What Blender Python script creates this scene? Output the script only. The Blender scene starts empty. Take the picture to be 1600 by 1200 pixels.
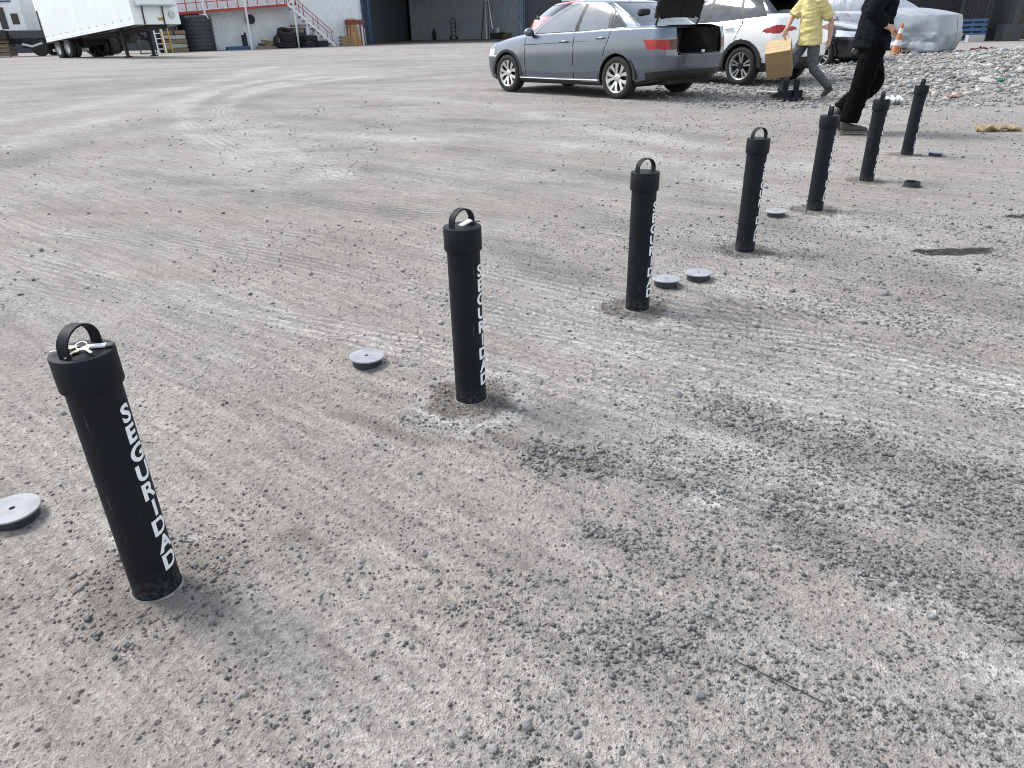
import bpy, bmesh, math, random
import numpy as np
from mathutils import Vector, Matrix

random.seed(7)
RNG = np.random.default_rng(11)
SC = bpy.context.scene
COL = SC.collection
R = math.radians

# ------------------------------------------------------------------ camera, sky, sun, exposure
CAM_H = 1.10
FOCAL = 1106.08                                   # in pixels of a 1600 wide frame
PITCH, ROLL = R(26.767), R(-1.395)
FW = Vector((0, math.cos(PITCH), -math.sin(PITCH)))
_r = Vector((1, 0, 0)); _u = _r.cross(FW)
RT = _r * math.cos(ROLL) + _u * math.sin(ROLL)
UP = -_r * math.sin(ROLL) + _u * math.cos(ROLL)
CAMP = Vector((0, 0, CAM_H))
cd = bpy.data.cameras.new('camera'); cam = bpy.data.objects.new('camera', cd); COL.objects.link(cam)
cd.sensor_width = 36; cd.lens = FOCAL / 1600 * 36; cd.clip_start = .05; cd.clip_end = 3000
m = Matrix((RT, UP, -FW)).transposed().to_4x4(); m.translation = CAMP
cam.matrix_world = m
SC.camera = cam

SUN_AZ, SUN_EL = R(-62), R(52)                    # azimuth from +Y, clockwise positive
w = bpy.data.worlds.new('World'); SC.world = w; w.use_nodes = True
nt = w.node_tree; nt.nodes.clear()
sky = nt.nodes.new('ShaderNodeTexSky'); sky.sky_type = 'NISHITA'; sky.sun_disc = False
sky.sun_elevation = SUN_EL; sky.sun_rotation = SUN_AZ; sky.air_density = 1.6; sky.dust_density = 1.2; sky.ozone_density = 1.0
hs = nt.nodes.new('ShaderNodeHueSaturation'); hs.inputs['Saturation'].default_value = .45
bg = nt.nodes.new('ShaderNodeBackground'); bg.inputs['Strength'].default_value = .105
wo = nt.nodes.new('ShaderNodeOutputWorld')
nt.links.new(sky.outputs[0], hs.inputs['Color']); nt.links.new(hs.outputs[0], bg.inputs[0]); nt.links.new(bg.outputs[0], wo.inputs[0])
sl = bpy.data.lights.new('sun', 'SUN'); sl.energy = 1.5; sl.angle = R(20); sl.color = (1, .96, .905)
so = bpy.data.objects.new('sun', sl); COL.objects.link(so)
sd = Vector((math.sin(SUN_AZ) * math.cos(SUN_EL), math.cos(SUN_AZ) * math.cos(SUN_EL), math.sin(SUN_EL)))
so.rotation_euler = (-sd).to_track_quat('-Z', 'Y').to_euler()
vs = SC.view_settings; vs.view_transform = 'Standard'; vs.look = 'None'; vs.gamma = 1; vs.exposure = 1.4
try: vs.use_curve_mapping = False
except Exception: pass
SC.render.engine = 'CYCLES'; SC.cycles.filter_width = 1.05; SC.cycles.max_bounces = 6; SC.cycles.diffuse_bounces = 2; SC.cycles.glossy_bounces = 3; SC.cycles.transparent_max_bounces = 8

def G(px, py, z=0.0):
    """ground point that shows at pixel (px, py) of the 1600 x 1200 frame"""
    d = FW + RT * ((px - 800) / FOCAL) - UP * ((py - 600) / FOCAL)
    t = (z - CAM_H) / d.z
    return CAMP + d * t
def GY(px, py, Y):
    d = FW + RT * ((px - 800) / FOCAL) - UP * ((py - 600) / FOCAL)
    return CAMP + d * (Y / d.y)

# ------------------------------------------------------------------ materials
MATS = {}
def mat(name, col, rough=.6, metal=0., var=.12, vscale=6., bump=0., bscale=60., coat=0., spec=.5, rust=None):
    if name in MATS: return MATS[name]
    m = bpy.data.materials.new(name); m.use_nodes = True; n = m.node_tree; b = n.nodes['Principled BSDF']
    b.inputs['Roughness'].default_value = rough; b.inputs['Metallic'].default_value = metal
    b.inputs['Coat Weight'].default_value = coat; b.inputs['Coat Roughness'].default_value = .06
    b.inputs['Specular IOR Level'].default_value = spec
    tc = n.nodes.new('ShaderNodeTexCoord')
    nz = n.nodes.new('ShaderNodeTexNoise'); nz.inputs['Scale'].default_value = vscale; nz.inputs['Detail'].default_value = 6; nz.inputs['Roughness'].default_value = .62
    n.links.new(tc.outputs['Object'], nz.inputs['Vector'])
    rp = n.nodes.new('ShaderNodeValToRGB'); c = Vector(col)
    rp.color_ramp.elements[0].position = .3; rp.color_ramp.elements[1].position = .72
    rp.color_ramp.elements[0].color = (*(c * (1 - var)), 1); rp.color_ramp.elements[1].color = (*[min(.95, k) for k in c * (1 + var)], 1)
    n.links.new(nz.outputs['Fac'], rp.inputs['Fac'])
    out = rp.outputs['Color']
    if rust:
        n2 = n.nodes.new('ShaderNodeTexNoise'); n2.inputs['Scale'].default_value = vscale * .7; n2.inputs['Detail'].default_value = 8; n2.inputs['Roughness'].default_value = .7
        mp = n.nodes.new('ShaderNodeMapping'); mp.inputs['Scale'].default_value = (1, 1, .3); mp.inputs['Location'].default_value = (7, 3, 1)
        n.links.new(tc.outputs['Object'], mp.inputs['Vector']); n.links.new(mp.outputs[0], n2.inputs['Vector'])
        r2 = n.nodes.new('ShaderNodeValToRGB'); r2.color_ramp.elements[0].position = rust[3]; r2.color_ramp.elements[1].position = rust[3] + .15
        n.links.new(n2.outputs['Fac'], r2.inputs['Fac'])
        mx = n.nodes.new('ShaderNodeMix'); mx.data_type = 'RGBA'
        n.links.new(r2.outputs['Color'], mx.inputs['Factor']); n.links.new(out, mx.inputs['A']); mx.inputs['B'].default_value = (*rust[:3], 1)
        out = mx.outputs['Result']
    n.links.new(out, b.inputs['Base Color'])
    mr = n.nodes.new('ShaderNodeMapRange'); mr.inputs['To Min'].default_value = max(.02, rough - .08); mr.inputs['To Max'].default_value = min(1, rough + .08)
    n.links.new(nz.outputs['Fac'], mr.inputs['Value']); n.links.new(mr.outputs[0], b.inputs['Roughness'])
    if bump > 0:
        bz = n.nodes.new('ShaderNodeTexNoise'); bz.inputs['Scale'].default_value = bscale; bz.inputs['Detail'].default_value = 4
        n.links.new(tc.outputs['Object'], bz.inputs['Vector'])
        bp = n.nodes.new('ShaderNodeBump'); bp.inputs['Strength'].default_value = bump; bp.inputs['Distance'].default_value = .01
        n.links.new(bz.outputs['Fac'], bp.inputs['Height']); n.links.new(bp.outputs[0], b.inputs['Normal'])
    MATS[name] = m
    return m

def glassmat(name, tint, gloss=.06, ior=2.4):
    if name in MATS: return MATS[name]
    m = bpy.data.materials.new(name); m.use_nodes = True; n = m.node_tree; n.nodes.clear()
    o = n.nodes.new('ShaderNodeOutputMaterial'); mx = n.nodes.new('ShaderNodeMixShader')
    t = n.nodes.new('ShaderNodeBsdfTransparent'); t.inputs[0].default_value = (*tint, 1)
    g = n.nodes.new('ShaderNodeBsdfGlossy'); g.inputs['Roughness'].default_value = gloss; g.inputs['Color'].default_value = (.9, .95, 1, 1)
    f = n.nodes.new('ShaderNodeFresnel'); f.inputs['IOR'].default_value = ior
    nz = n.nodes.new('ShaderNodeTexNoise'); nz.inputs['Scale'].default_value = 3
    ad = n.nodes.new('ShaderNodeMath'); ad.operation = 'MULTIPLY_ADD'; ad.inputs[1].default_value = .08
    n.links.new(nz.outputs['Fac'], ad.inputs[0]); n.links.new(f.outputs[0], ad.inputs[2])
    n.links.new(ad.outputs[0], mx.inputs[0]); n.links.new(t.outputs[0], mx.inputs[1]); n.links.new(g.outputs[0], mx.inputs[2]); n.links.new(mx.outputs[0], o.inputs[0])
    MATS[name] = m
    return m

M = dict(
 powder=mat('black_powder_coat', (.0046, .0066, .0118), .58, 0, .25, 9, .12, 700, spec=.22, rust=(.012, .0145, .0195, .63)),
 paint=mat('white_stencil_paint', (.76, .79, .82), .65, 0, .08, 60, rust=(.45, .46, .48, .68)),
 plate=mat('galvanised_plate', (.25, .26, .285), .6, .0, .22, 25, .05, 200, rust=(.33, .315, .3, .54)),
 collar=mat('dark_collar_steel', (.024, .028, .036), .5, 0, .2, 20),
 sleeve=mat('dusty_sleeve_rim', (.26, .25, .24), .85, 0, .45, 30, .5, 300, rust=(.1, .09, .08, .5)),
 brass=mat('key_metal', (.72, .68, .58), .25, .9, .1, 60),
 white_plastic=mat('white_plastic', (.75, .78, .8), .4, 0, .05, 20),
 tyre=mat('tyre_rubber', (.012, .012, .013), .78, 0, .3, 12, .2, 80),
 alloy=mat('machined_alloy', (.55, .56, .57), .3, .8, .08, 20),
 alloy_dark=mat('dark_alloy_pocket', (.012, .012, .014), .45, .3, .2, 20),
 black=mat('black_plastic', (.012, .013, .015), .5, 0, .2, 15),
 gap=mat('panel_gap', (.004, .004, .005), .9, 0, .1, 10),
 inner=mat('cabin_lining', (.03, .031, .034), .85, 0, .2, 8),
 boot=mat('boot_lining', (.01, .01, .011), .95, 0, .2, 12, .3, 90),
 grey_paint=mat('grey_metallic_paint', (.12, .145, .188), .3, .75, .05, 3, coat=.9),
 white_paint=mat('white_car_paint', (.78, .79, .8), .25, 0, .03, 3, coat=.8),
 black_paint=mat('black_car_paint', (.008, .009, .012), .2, 0, .1, 3, coat=.8),
 red_paint=mat('red_car_paint', (.42, .03, .045), .28, 0, .08, 3, coat=.8),
 chrome=mat('chrome', (.75, .76, .78), .12, 1, .03, 10),
 taillamp=mat('red_tail_lamp', (.3, .004, .006), .3, 0, .15, 10, coat=.1),
 taillamp_dark=mat('smoked_tail_lamp', (.06, .006, .008), .3, 0, .2, 10, coat=.1),
 headlamp=mat('headlamp_lens', (.62, .66, .7), .15, .4, .25, 25, coat=.8),
 blue=mat('blue_lattice_paint', (.03, .075, .17), .5, 0, .2, 6, rust=(.06, .05, .05, .66)),
 redp=mat('red_deck_paint', (.36, .035, .03), .55, 0, .2, 6, rust=(.16, .04, .03, .6)),
 maroon=mat('maroon_frame_paint', (.17, .035, .035), .55, 0, .2, 6),
 whitem=mat('white_painted_steel', (.72, .75, .78), .5, 0, .08, 3, rust=(.45, .43, .4, .68)),
 white_sheet=mat('white_wall_sheet', (.74, .78, .82), .5, 0, .08, 1.2, rust=(.38, .37, .36, .66)),
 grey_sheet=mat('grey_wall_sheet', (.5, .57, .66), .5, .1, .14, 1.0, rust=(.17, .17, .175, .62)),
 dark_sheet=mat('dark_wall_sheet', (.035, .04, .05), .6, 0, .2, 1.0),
 trailer=mat('trailer_white_skin', (.78, .82, .85), .38, 0, .04, .7, rust=(.62, .64, .66, .64)),
 trailer_grey=mat('trailer_grey_rail', (.42, .46, .5), .45, .3, .1, 2),
 undercar=mat('underbody_dirt', (.012, .013, .016), .85, 0, .3, 4),
 orange=mat('cone_orange', (.42, .15, .055), .65, 0, .15, 9, rust=(.3, .15, .08, .56)),
 cone_white=mat('cone_white_band', (.6, .6, .6), .5, 0, .08, 20),
 card=mat('cardboard', (.44, .33, .19), .85, 0, .08, 9, .1, 60),
 card_shade_brown=mat('shaded_card_brown', (.27, .18, .095), .85, 0, .1, 9, .1, 60),  # shaded copy of the box card, shade put into its colour; also crate brown
 wood=mat('weathered_wood', (.2, .15, .1), .85, 0, .3, 14, .3, 60),
 plywood=mat('orange_plywood', (.62, .37, .16), .7, 0, .12, 6),
 tank=mat('black_water_tank', (.03, .035, .045), .5, 0, .25, 2),
 alum=mat('aluminium', (.5, .52, .55), .35, .8, .1, 10),
 yladder=mat('yellow_ladder_paint', (.42, .3, .07), .6, 0, .2, 8),
 concrete=mat('concrete_block_grey', (.38, .37, .36), .9, 0, .15, 12, .4, 90),
 cover=mat('silver_car_cover', (.28, .31, .35), .5, .2, .06, 3, .12, 14),
 gate=mat('black_gate_paint', (.011, .013, .017), .5, 0, .2, 6),
 pallet=mat('blue_pallet_paint', (.03, .09, .2), .6, 0, .2, 6),
 skin=mat('skin', (.43, .24, .165), .55, 0, .1, 14),
 hair=mat('dark_hair', (.012, .01, .009), .6, 0, .3, 50, .5, 200),
 shirt=mat('yellow_cotton', (.54, .48, .215), .85, 0, .06, 12, .15, 30),
 jeans=mat('grey_denim', (.075, .08, .095), .9, 0, .35, 12, .2, 120),
 sweat=mat('black_sweatshirt', (.005, .0065, .0095), .95, 0, .3, 10, .3, 30, spec=.1),
 trousers=mat('black_trousers', (.0025, .0025, .0035), .95, 0, .3, 10, .3, 30, spec=.08),
 shoe=mat('brown_shoe', (.055, .046, .036), .75, 0, .25, 20),
 shoe_dark=mat('dark_shoe', (.02, .02, .022), .75, 0, .25, 20),
 sole=mat('shoe_sole', (.11, .1, .09), .8, 0, .2, 20),
 yellow_scrap=mat('yellow_plastic_scrap', (.40, .32, .18), .6, 0, .12, 12),
 red_scrap=mat('dark_red_rag', (.16, .03, .035), .8, 0, .2, 12),
 green_scrap=mat('green_plastic_scrap', (.03, .22, .12), .4, 0, .2, 12),
 glass=glassmat('car_glass_clear', (.62, .7, .72)),
 glass_dark=glassmat('car_glass_tinted', (.1, .11, .13), .06, 1.6),
 window=mat('dark_cab_window', (.02, .024, .03), .12, 0, .2, 2),
)
def dusty(m, z1, amt, colour=(.2, .19, .18)):
    """pale dust thrown up onto the foot of a post, and thin scuffs"""
    n = m.node_tree; L = n.links; b = n.nodes['Principled BSDF']; src = b.inputs['Base Color'].links[0].from_socket
    tc = n.nodes.new('ShaderNodeTexCoord'); sx = n.nodes.new('ShaderNodeSeparateXYZ'); L.new(tc.outputs['Object'], sx.inputs[0])
    mr = n.nodes.new('ShaderNodeMapRange'); mr.inputs['From Min'].default_value = 0; mr.inputs['From Max'].default_value = z1; mr.inputs['To Min'].default_value = amt; mr.inputs['To Max'].default_value = 0; L.new(sx.outputs['Z'], mr.inputs['Value'])
    nz = n.nodes.new('ShaderNodeTexNoise'); nz.inputs['Scale'].default_value = 90; nz.inputs['Detail'].default_value = 3; L.new(tc.outputs['Object'], nz.inputs['Vector'])
    m2 = n.nodes.new('ShaderNodeMapRange'); m2.inputs['From Min'].default_value = .42; m2.inputs['From Max'].default_value = .66; L.new(nz.outputs['Fac'], m2.inputs['Value'])
    mu = n.nodes.new('ShaderNodeMath'); mu.operation = 'MULTIPLY'; L.new(mr.outputs[0], mu.inputs[0]); L.new(m2.outputs[0], mu.inputs[1])
    mp = n.nodes.new('ShaderNodeMapping'); mp.inputs['Scale'].default_value = (160, 160, 14); mp.inputs['Rotation'].default_value = (.35, .3, 0); L.new(tc.outputs['Object'], mp.inputs['Vector'])
    n2 = n.nodes.new('ShaderNodeTexNoise'); n2.inputs['Scale'].default_value = 1; n2.inputs['Detail'].default_value = 1; L.new(mp.outputs[0], n2.inputs['Vector'])
    m3 = n.nodes.new('ShaderNodeMapRange'); m3.inputs['From Min'].default_value = .73; m3.inputs['From Max'].default_value = .8; m3.inputs['To Max'].default_value = .25; L.new(n2.outputs['Fac'], m3.inputs['Value'])
    mx0 = n.nodes.new('ShaderNodeMath'); mx0.operation = 'MAXIMUM'; L.new(mu.outputs[0], mx0.inputs[0]); L.new(m3.outputs[0], mx0.inputs[1])
    mx = n.nodes.new('ShaderNodeMix'); mx.data_type = 'RGBA'; L.new(mx0.outputs[0], mx.inputs['Factor']); L.new(src, mx.inputs['A']); mx.inputs['B'].default_value = (*colour, 1); L.new(mx.outputs['Result'], b.inputs['Base Color'])
dusty(M['powder'], .07, .26)
def stonemat(name, attr='tone'):
    m = bpy.data.materials.new(name); m.use_nodes = True; n = m.node_tree; b = n.nodes['Principled BSDF']
    b.inputs['Roughness'].default_value = .55
    a = n.nodes.new('ShaderNodeAttribute'); a.attribute_name = attr
    tc = n.nodes.new('ShaderNodeTexCoord'); nz = n.nodes.new('ShaderNodeTexNoise'); nz.inputs['Scale'].default_value = 60; nz.inputs['Detail'].default_value = 1
    n.links.new(tc.outputs['Object'], nz.inputs['Vector'])
    mr = n.nodes.new('ShaderNodeMapRange'); mr.inputs['To Min'].default_value = .7; mr.inputs['To Max'].default_value = 1.3
    n.links.new(nz.outputs['Fac'], mr.inputs['Value'])
    mx = n.nodes.new('ShaderNodeMix'); mx.data_type = 'RGBA'; mx.blend_type = 'MULTIPLY'; mx.inputs['Factor'].default_value = 1
    n.links.new(a.outputs['Color'], mx.inputs['A']); n.links.new(mr.outputs[0], mx.inputs['B']); n.links.new(mx.outputs['Result'], b.inputs['Base Color'])
    return m
M['gravel'] = stonemat('gravel_stone')
STONES = [mat('river_stone_%d' % i, c, .8, 0, .25, 9, .3, 60) for i, c in enumerate([(.31, .305, .30), (.23, .23, .235), (.37, .355, .335), (.17, .17, .18), (.33, .30, .265), (.27, .27, .275)])]

# ------------------------------------------------------------------ mesh helpers
def tag(o, label=None, cat=None, group=None, kind=None):
    if label: o['label'] = label
    if cat: o['category'] = cat
    if group: o['group'] = group
    if kind: o['kind'] = kind
    return o
def empty(name, loc=(0, 0, 0), rz=0., label=None, cat=None, group=None, rot=None):
    o = bpy.data.objects.new(name, None); COL.objects.link(o); o.location = loc
    o.rotation_euler = rot if rot else (0, 0, rz); o.empty_display_size = .1
    return tag(o, label, cat, group)
def link(name, me, material=None, parent=None):
    o = bpy.data.objects.new(name, me); COL.objects.link(o)
    if material is not None and not me.materials: me.materials.append(material)
    if parent: o.parent = parent
    return o
def mesh(name, v, f, smooth=None):
    me = bpy.data.meshes.new(name); me.from_pydata([tuple(p) for p in v], [], f); me.validate(); me.update()
    if smooth is not None:
        me.polygons.foreach_set('use_smooth', [True] * len(me.polygons)); me.set_sharp_from_angle(angle=R(smooth))
    return me

class MB:
    def __init__(s): s.v = []; s.f = []
    def add(s, v, f, T=None):
        b = len(s.v)
        s.v += [tuple(T @ Vector(p)) if T is not None else tuple(p) for p in v]
        s.f += [tuple(i + b for i in q) for q in f]
        return s
    def box(s, c, d, T=None, rz=0., ch=0.):
        x, y, z = d[0] / 2, d[1] / 2, d[2] / 2; c = Vector(c)
        ro = Matrix.Rotation(rz, 4, 'Z')
        if ch <= 0:
            v = [(-x, -y, -z), (x, -y, -z), (x, y, -z), (-x, y, -z), (-x, -y, z), (x, -y, z), (x, y, z), (-x, y, z)]
            f = [(0, 3, 2, 1), (4, 5, 6, 7), (0, 1, 5, 4), (1, 2, 6, 5), (2, 3, 7, 6), (3, 0, 4, 7)]
        else:
            bm = bmesh.new(); bmesh.ops.create_cube(bm, size=1)
            for q in bm.verts: q.co = Vector((q.co.x * d[0], q.co.y * d[1], q.co.z * d[2]))
            bmesh.ops.bevel(bm, geom=bm.edges[:], offset=ch, segments=2, affect='EDGES', profile=.5)
            bm.verts.index_update(); v = [q.co.copy() for q in bm.verts]; f = [tuple(q.index for q in p.verts) for p in bm.faces]; bm.free()
        v = [ro @ Vector(p) + c for p in v]
        return s.add(v, f, T)
    def bar(s, a, b, wx, wy=None, T=None, upv=(0, 0, 1)):
        """rectangular bar from a to b"""
        wy = wy or wx; a = Vector(a); b = Vector(b); t = (b - a).normalized(); upv = Vector(upv)
        if abs(t.dot(upv)) > .98: upv = Vector((0, 1, 0))
        l = t.cross(upv).normalized(); n = l.cross(t)
        v = []
        for p in (a, b):
            for i, j in ((-1, -1), (1, -1), (1, 1), (-1, 1)): v.append(p + l * i * wx / 2 + n * j * wy / 2)
        return s.add(v, [(0, 1, 2, 3), (7, 6, 5, 4), (0, 4, 5, 1), (1, 5, 6, 2), (2, 6, 7, 3), (3, 7, 4, 0)], T)
    def tube(s, pts, r, n=10, T=None, caps=True, closed=False, lat=None, ry=None):
        pts = [Vector(p) for p in pts]; k = len(pts)
        rs = r if hasattr(r, '__len__') else [r] * k
        rys = ry if ry is not None else rs
        v = []; f = []; prev = None
        for i in range(k):
            if closed: t = pts[(i + 1) % k] - pts[i - 1]
            else: t = pts[min(i + 1, k - 1)] - pts[max(i - 1, 0)]
            t.normalize()
            if lat is not None: u = Vector(lat)
            elif prev is None: u = t.cross(Vector((0, 0, 1))) if abs(t.z) < .9 else t.cross(Vector((0, 1, 0)))
            else: u = prev
            u = (u - t * u.dot(t)).normalized(); prev = u; q = t.cross(u)
            for j in range(n):
                a = 2 * math.pi * j / n
                v.append(pts[i] + u * math.cos(a) * rs[i] + q * math.sin(a) * rys[i])
        for i in range(k if closed else k - 1):
            for j in range(n):
                a0 = i * n + j; a1 = i * n + (j + 1) % n; b0 = ((i + 1) % k) * n + j; b1 = ((i + 1) % k) * n + (j + 1) % n
                f.append((a0, a1, b1, b0))
        if caps and not closed:
            f.append(tuple(range(n - 1, -1, -1))); f.append(tuple((k - 1) * n + j for j in range(n)))
        return s.add(v, f, T)
    def lathe(s, prof, n=32, T=None, closed=False):
        """profile of (radius, z) turned about z"""
        v = []; f = []; k = len(prof)
        for (r, z) in prof:
            for j in range(n):
                a = 2 * math.pi * j / n; v.append((r * math.cos(a), r * math.sin(a), z))
        for i in range(k if closed else k - 1):
            for j in range(n):
                i2 = (i + 1) % k
                f.append((i * n + j, i * n + (j + 1) % n, i2 * n + (j + 1) % n, i2 * n + j))
        return s.add(v, f, T)
    def prism(s, poly, z0, z1, T=None):
        k = len(poly); v = [(p[0], p[1], z0) for p in poly] + [(p[0], p[1], z1) for p in poly]
        f = [tuple(range(k - 1, -1, -1)), tuple(range(k, 2 * k))] + [(i, (i + 1) % k, (i + 1) % k + k, i + k) for i in range(k)]
        return s.add(v, f, T)
    def ball(s, c, r, n=10, T=None):
        c = Vector(c); r = Vector(r) if hasattr(r, '__len__') else Vector((r, r, r)); v = [c + Vector((0, 0, -r.z))]; f = []
        k = n // 2 + 1
        for i in range(1, k):
            ph = -math.pi / 2 + math.pi * i / k
            for j in range(n):
                a = 2 * math.pi * j / n
                v.append(c + Vector((r.x * math.cos(ph) * math.cos(a), r.y * math.cos(ph) * math.sin(a), r.z * math.sin(ph))))
        v.append(c + Vector((0, 0, r.z))); top = len(v) - 1
        for j in range(n): f.append((0, 1 + (j + 1) % n, 1 + j))
        for i in range(k - 2):
            for j in range(n):
                a = 1 + i * n + j; b = 1 + i * n + (j + 1) % n
                f.append((a, b, b + n, a + n))
        for j in range(n): f.append((1 + (k - 2) * n + j, 1 + (k - 2) * n + (j + 1) % n, top))
        return s.add(v, f, T)
    def build(s, name, material, parent=None, smooth=None):
        return link(name, mesh(name, s.v, s.f, smooth), material, parent)

def copy_tree(o, parent=None):
    c = o.copy(); COL.objects.link(c); c.parent = parent
    for ch in list(o.children): copy_tree(ch, c)
    return c

# ------------------------------------------------------------------ numpy noise
PERM = np.random.default_rng(3).permutation(4096)
GR = np.stack([np.cos(np.linspace(0, 2 * np.pi, 4096, endpoint=False)), np.sin(np.linspace(0, 2 * np.pi, 4096, endpoint=False))], -1)[np.random.default_rng(5).permutation(4096)]
def perlin(x, y):
    xi = np.floor(x).astype(np.int64); yi = np.floor(y).astype(np.int64); xf = x - xi; yf = y - yi
    def g(ix, iy, dx, dy):
        h = PERM[(PERM[ix & 4095] + iy) & 4095]; gg = GR[h]; return gg[..., 0] * dx + gg[..., 1] * dy
    u = xf * xf * xf * (xf * (xf * 6 - 15) + 10); v = yf * yf * yf * (yf * (yf * 6 - 15) + 10)
    a = g(xi, yi, xf, yf); b = g(xi + 1, yi, xf - 1, yf); c = g(xi, yi + 1, xf, yf - 1); d = g(xi + 1, yi + 1, xf - 1, yf - 1)
    return (a + (b - a) * u) + ((c + (d - c) * u) - (a + (b - a) * u)) * v
def fbm(x, y, oc=4, s=0.):
    t = 0; am = 1.
    for i in range(oc):
        t = t + am * perlin(x * 2 ** i + 17.3 * i + s, y * 2 ** i - 9.1 * i + s * 1.7); am *= .5
    return t * 1.25
def sstep(a, b, x):
    t = np.clip((x - a) / (b - a), 0, 1); return t * t * (3 - 2 * t)

# ------------------------------------------------------------------ layout
BOL = [(-.805, 1.222), (-.137, 2.089), (.55, 2.883), (1.265, 3.702), (1.984, 4.578), (2.72, 5.454), (3.581, 6.543)]
BH = .576
SD = np.array((.77, -.64)); SN = np.array((.64, .77))         # the way vehicles cross the row, and the row itself
TRACKS = []                                                    # wheel tracks as polylines on the ground
def track(pix, wd, amp, rib=.5): TRACKS.append(([np.array(G(*p)[:2]) for p in pix], wd, amp, rib))
track([(0, 500), (300, 560), (620, 655), (760, 690), (950, 720), (1250, 800), (1600, 950)], .10, .45, .5)
track([(0, 395), (300, 470), (640, 540), (1000, 600), (1600, 700)], .11, -.25, .8)
track([(0, 440), (260, 490), (560, 560)], .1, .2, .7)
track([(0, 345), (330, 395), (700, 470), (1000, 540), (1600, 640)], .11, -.3, .8)
track([(0, 300), (330, 350), (760, 420), (1000, 470), (1600, 560)], .12, .25, .6)
track([(760, 470), (1000, 500), (1350, 545), (1600, 600)], .12, -.4, 1.)
track([(740, 500), (1000, 540), (1300, 600)], .10, -.3, 1.)
track([(1040, 420), (1200, 470), (1600, 520)], .12, -.4, .4)
track([(430, 265), (330, 215), (290, 185), (300, 160), (360, 135), (480, 115)], .22, -.6, .6)
track([(470, 270), (360, 215), (312, 185), (320, 162), (385, 137), (520, 116)], .16, .55, .5)
track([(520, 275), (400, 218), (345, 186), (350, 165), (410, 140), (580, 118)], .2, -.5, .5)
track([(0, 260), (150, 215), (330, 170), (500, 135), (760, 110)], .28, .5, .4)
track([(0, 230), (150, 190), (330, 150), (500, 120)], .28, -.45, .4)
track([(0, 190), (140, 165), (330, 128), (420, 105)], .4, -.4, .3)
track([(0, 165), (160, 143), (330, 113), (430, 98)], .4, .45, .3)
track([(380, 300), (600, 330), (900, 350), (1150, 390)], .14, .35, .7)
track([(200, 270), (420, 300), (640, 350), (900, 430)], .13, .5, .6)
track([(60, 340), (300, 375), (520, 420), (760, 500)], .11, .3, .8)
track([(420, 180), (620, 190), (800, 190), (1100, 215)], .26, .45, .4)
track([(420, 205), (640, 218), (860, 225), (1120, 262)], .22, -.4, .5)
track([(600, 150), (760, 165), (930, 200), (1250, 260)], .3, -.35, .4)
track([(480, 130), (640, 128), (780, 118)], .45, .4, .3)
track([(1000, 240), (1280, 330), (1600, 450)], .15, -.35, .5)
track([(700, 235), (900, 262), (1130, 320), (1600, 490)], .15, .35, .5)
track([(560, 260), (760, 290), (980, 350)], .14, .35, .6)

def seg_dist(x, y, pl):
    """signed distance to a polyline"""
    d = np.full(x.shape, 1e9); sg = np.ones(x.shape)
    for a, b in zip(pl[:-1], pl[1:]):
        ab = b - a
        if ab @ ab < 1e-8: continue
        t = np.clip(((x - a[0]) * ab[0] + (y - a[1]) * ab[1]) / (ab @ ab), 0, 1)
        e = np.hypot(x - a[0] - t * ab[0], y - a[1] - t * ab[1]); c = np.where((x - a[0]) * ab[1] - (y - a[1]) * ab[0] < 0, -1., 1.)
        sg = np.where(e < d, c, sg); d = np.minimum(d, e)
    return d, sg
def smooth_line(pl, n=4):
    out = []
    for i in range(len(pl) - 1):
        p0 = pl[max(i - 1, 0)]; p1 = pl[i]; p2 = pl[i + 1]; p3 = pl[min(i + 2, len(pl) - 1)]
        for k in range(n):
            t = k / n; out.append(.5 * ((2 * p1) + (-p0 + p2) * t + (2 * p0 - 5 * p1 + 4 * p2 - p3) * t * t + (-p0 + 3 * p1 - 3 * p2 + p3) * t ** 3))
    return out + [pl[-1]]
TRACKS = [(smooth_line(pl), wd, am, rb) for pl, wd, am, rb in TRACKS]

GRIT = [(smooth_line([np.array(G(*p)[:2]) for p in pl]), wd, am) for pl, wd, am in (
    ([(860, 715), (1000, 740), (1120, 765), (1260, 790), (1450, 805), (1600, 835)], .07, .9), ([(1240, 850), (1350, 895), (1480, 925), (1600, 990)], .055, 1.),
    ([(780, 1190), (880, 1080), (980, 990), (1110, 965)], .07, .5), ([(1320, 1105), (1430, 1125), (1520, 1150)], .045, .8), ([(920, 830), (1010, 858)], .03, .9),
    ([(640, 655), (800, 692), (950, 722)], .035, .6), ([(1130, 640), (1300, 690), (1600, 760)], .10, .55), ([(1050, 700), (1350, 735), (1600, 790)], .08, .6), ([(820, 1000), (1100, 1060), (1350, 1190)], .08, .45), ([(330, 1060), (420, 1130), (500, 1190)], .06, .35), ([(700, 950), (900, 900), (1150, 880)], .06, .35))]
def grit(x, y):
    o = np.zeros(x.shape)
    for i, (pl, wd, am) in enumerate(GRIT):
        A = np.array(pl); e = 3 * wd; sel = np.nonzero((x > A[:, 0].min() - e) & (x < A[:, 0].max() + e) & (y > A[:, 1].min() - e) & (y < A[:, 1].max() + e))[0]
        if not len(sel): continue
        d, _ = seg_dist(x[sel], y[sel], pl); d = d + wd * 1.1 * fbm(x[sel] * 5, y[sel] * 5, 3, i * 4.)
        o[sel] += am * np.exp(-(d / wd) ** 2)
    return np.clip(o, 0, 1)
def near_bol(x, y):
    return np.min([np.hypot(x - a, y - b) for a, b in BOL], axis=0)
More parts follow.
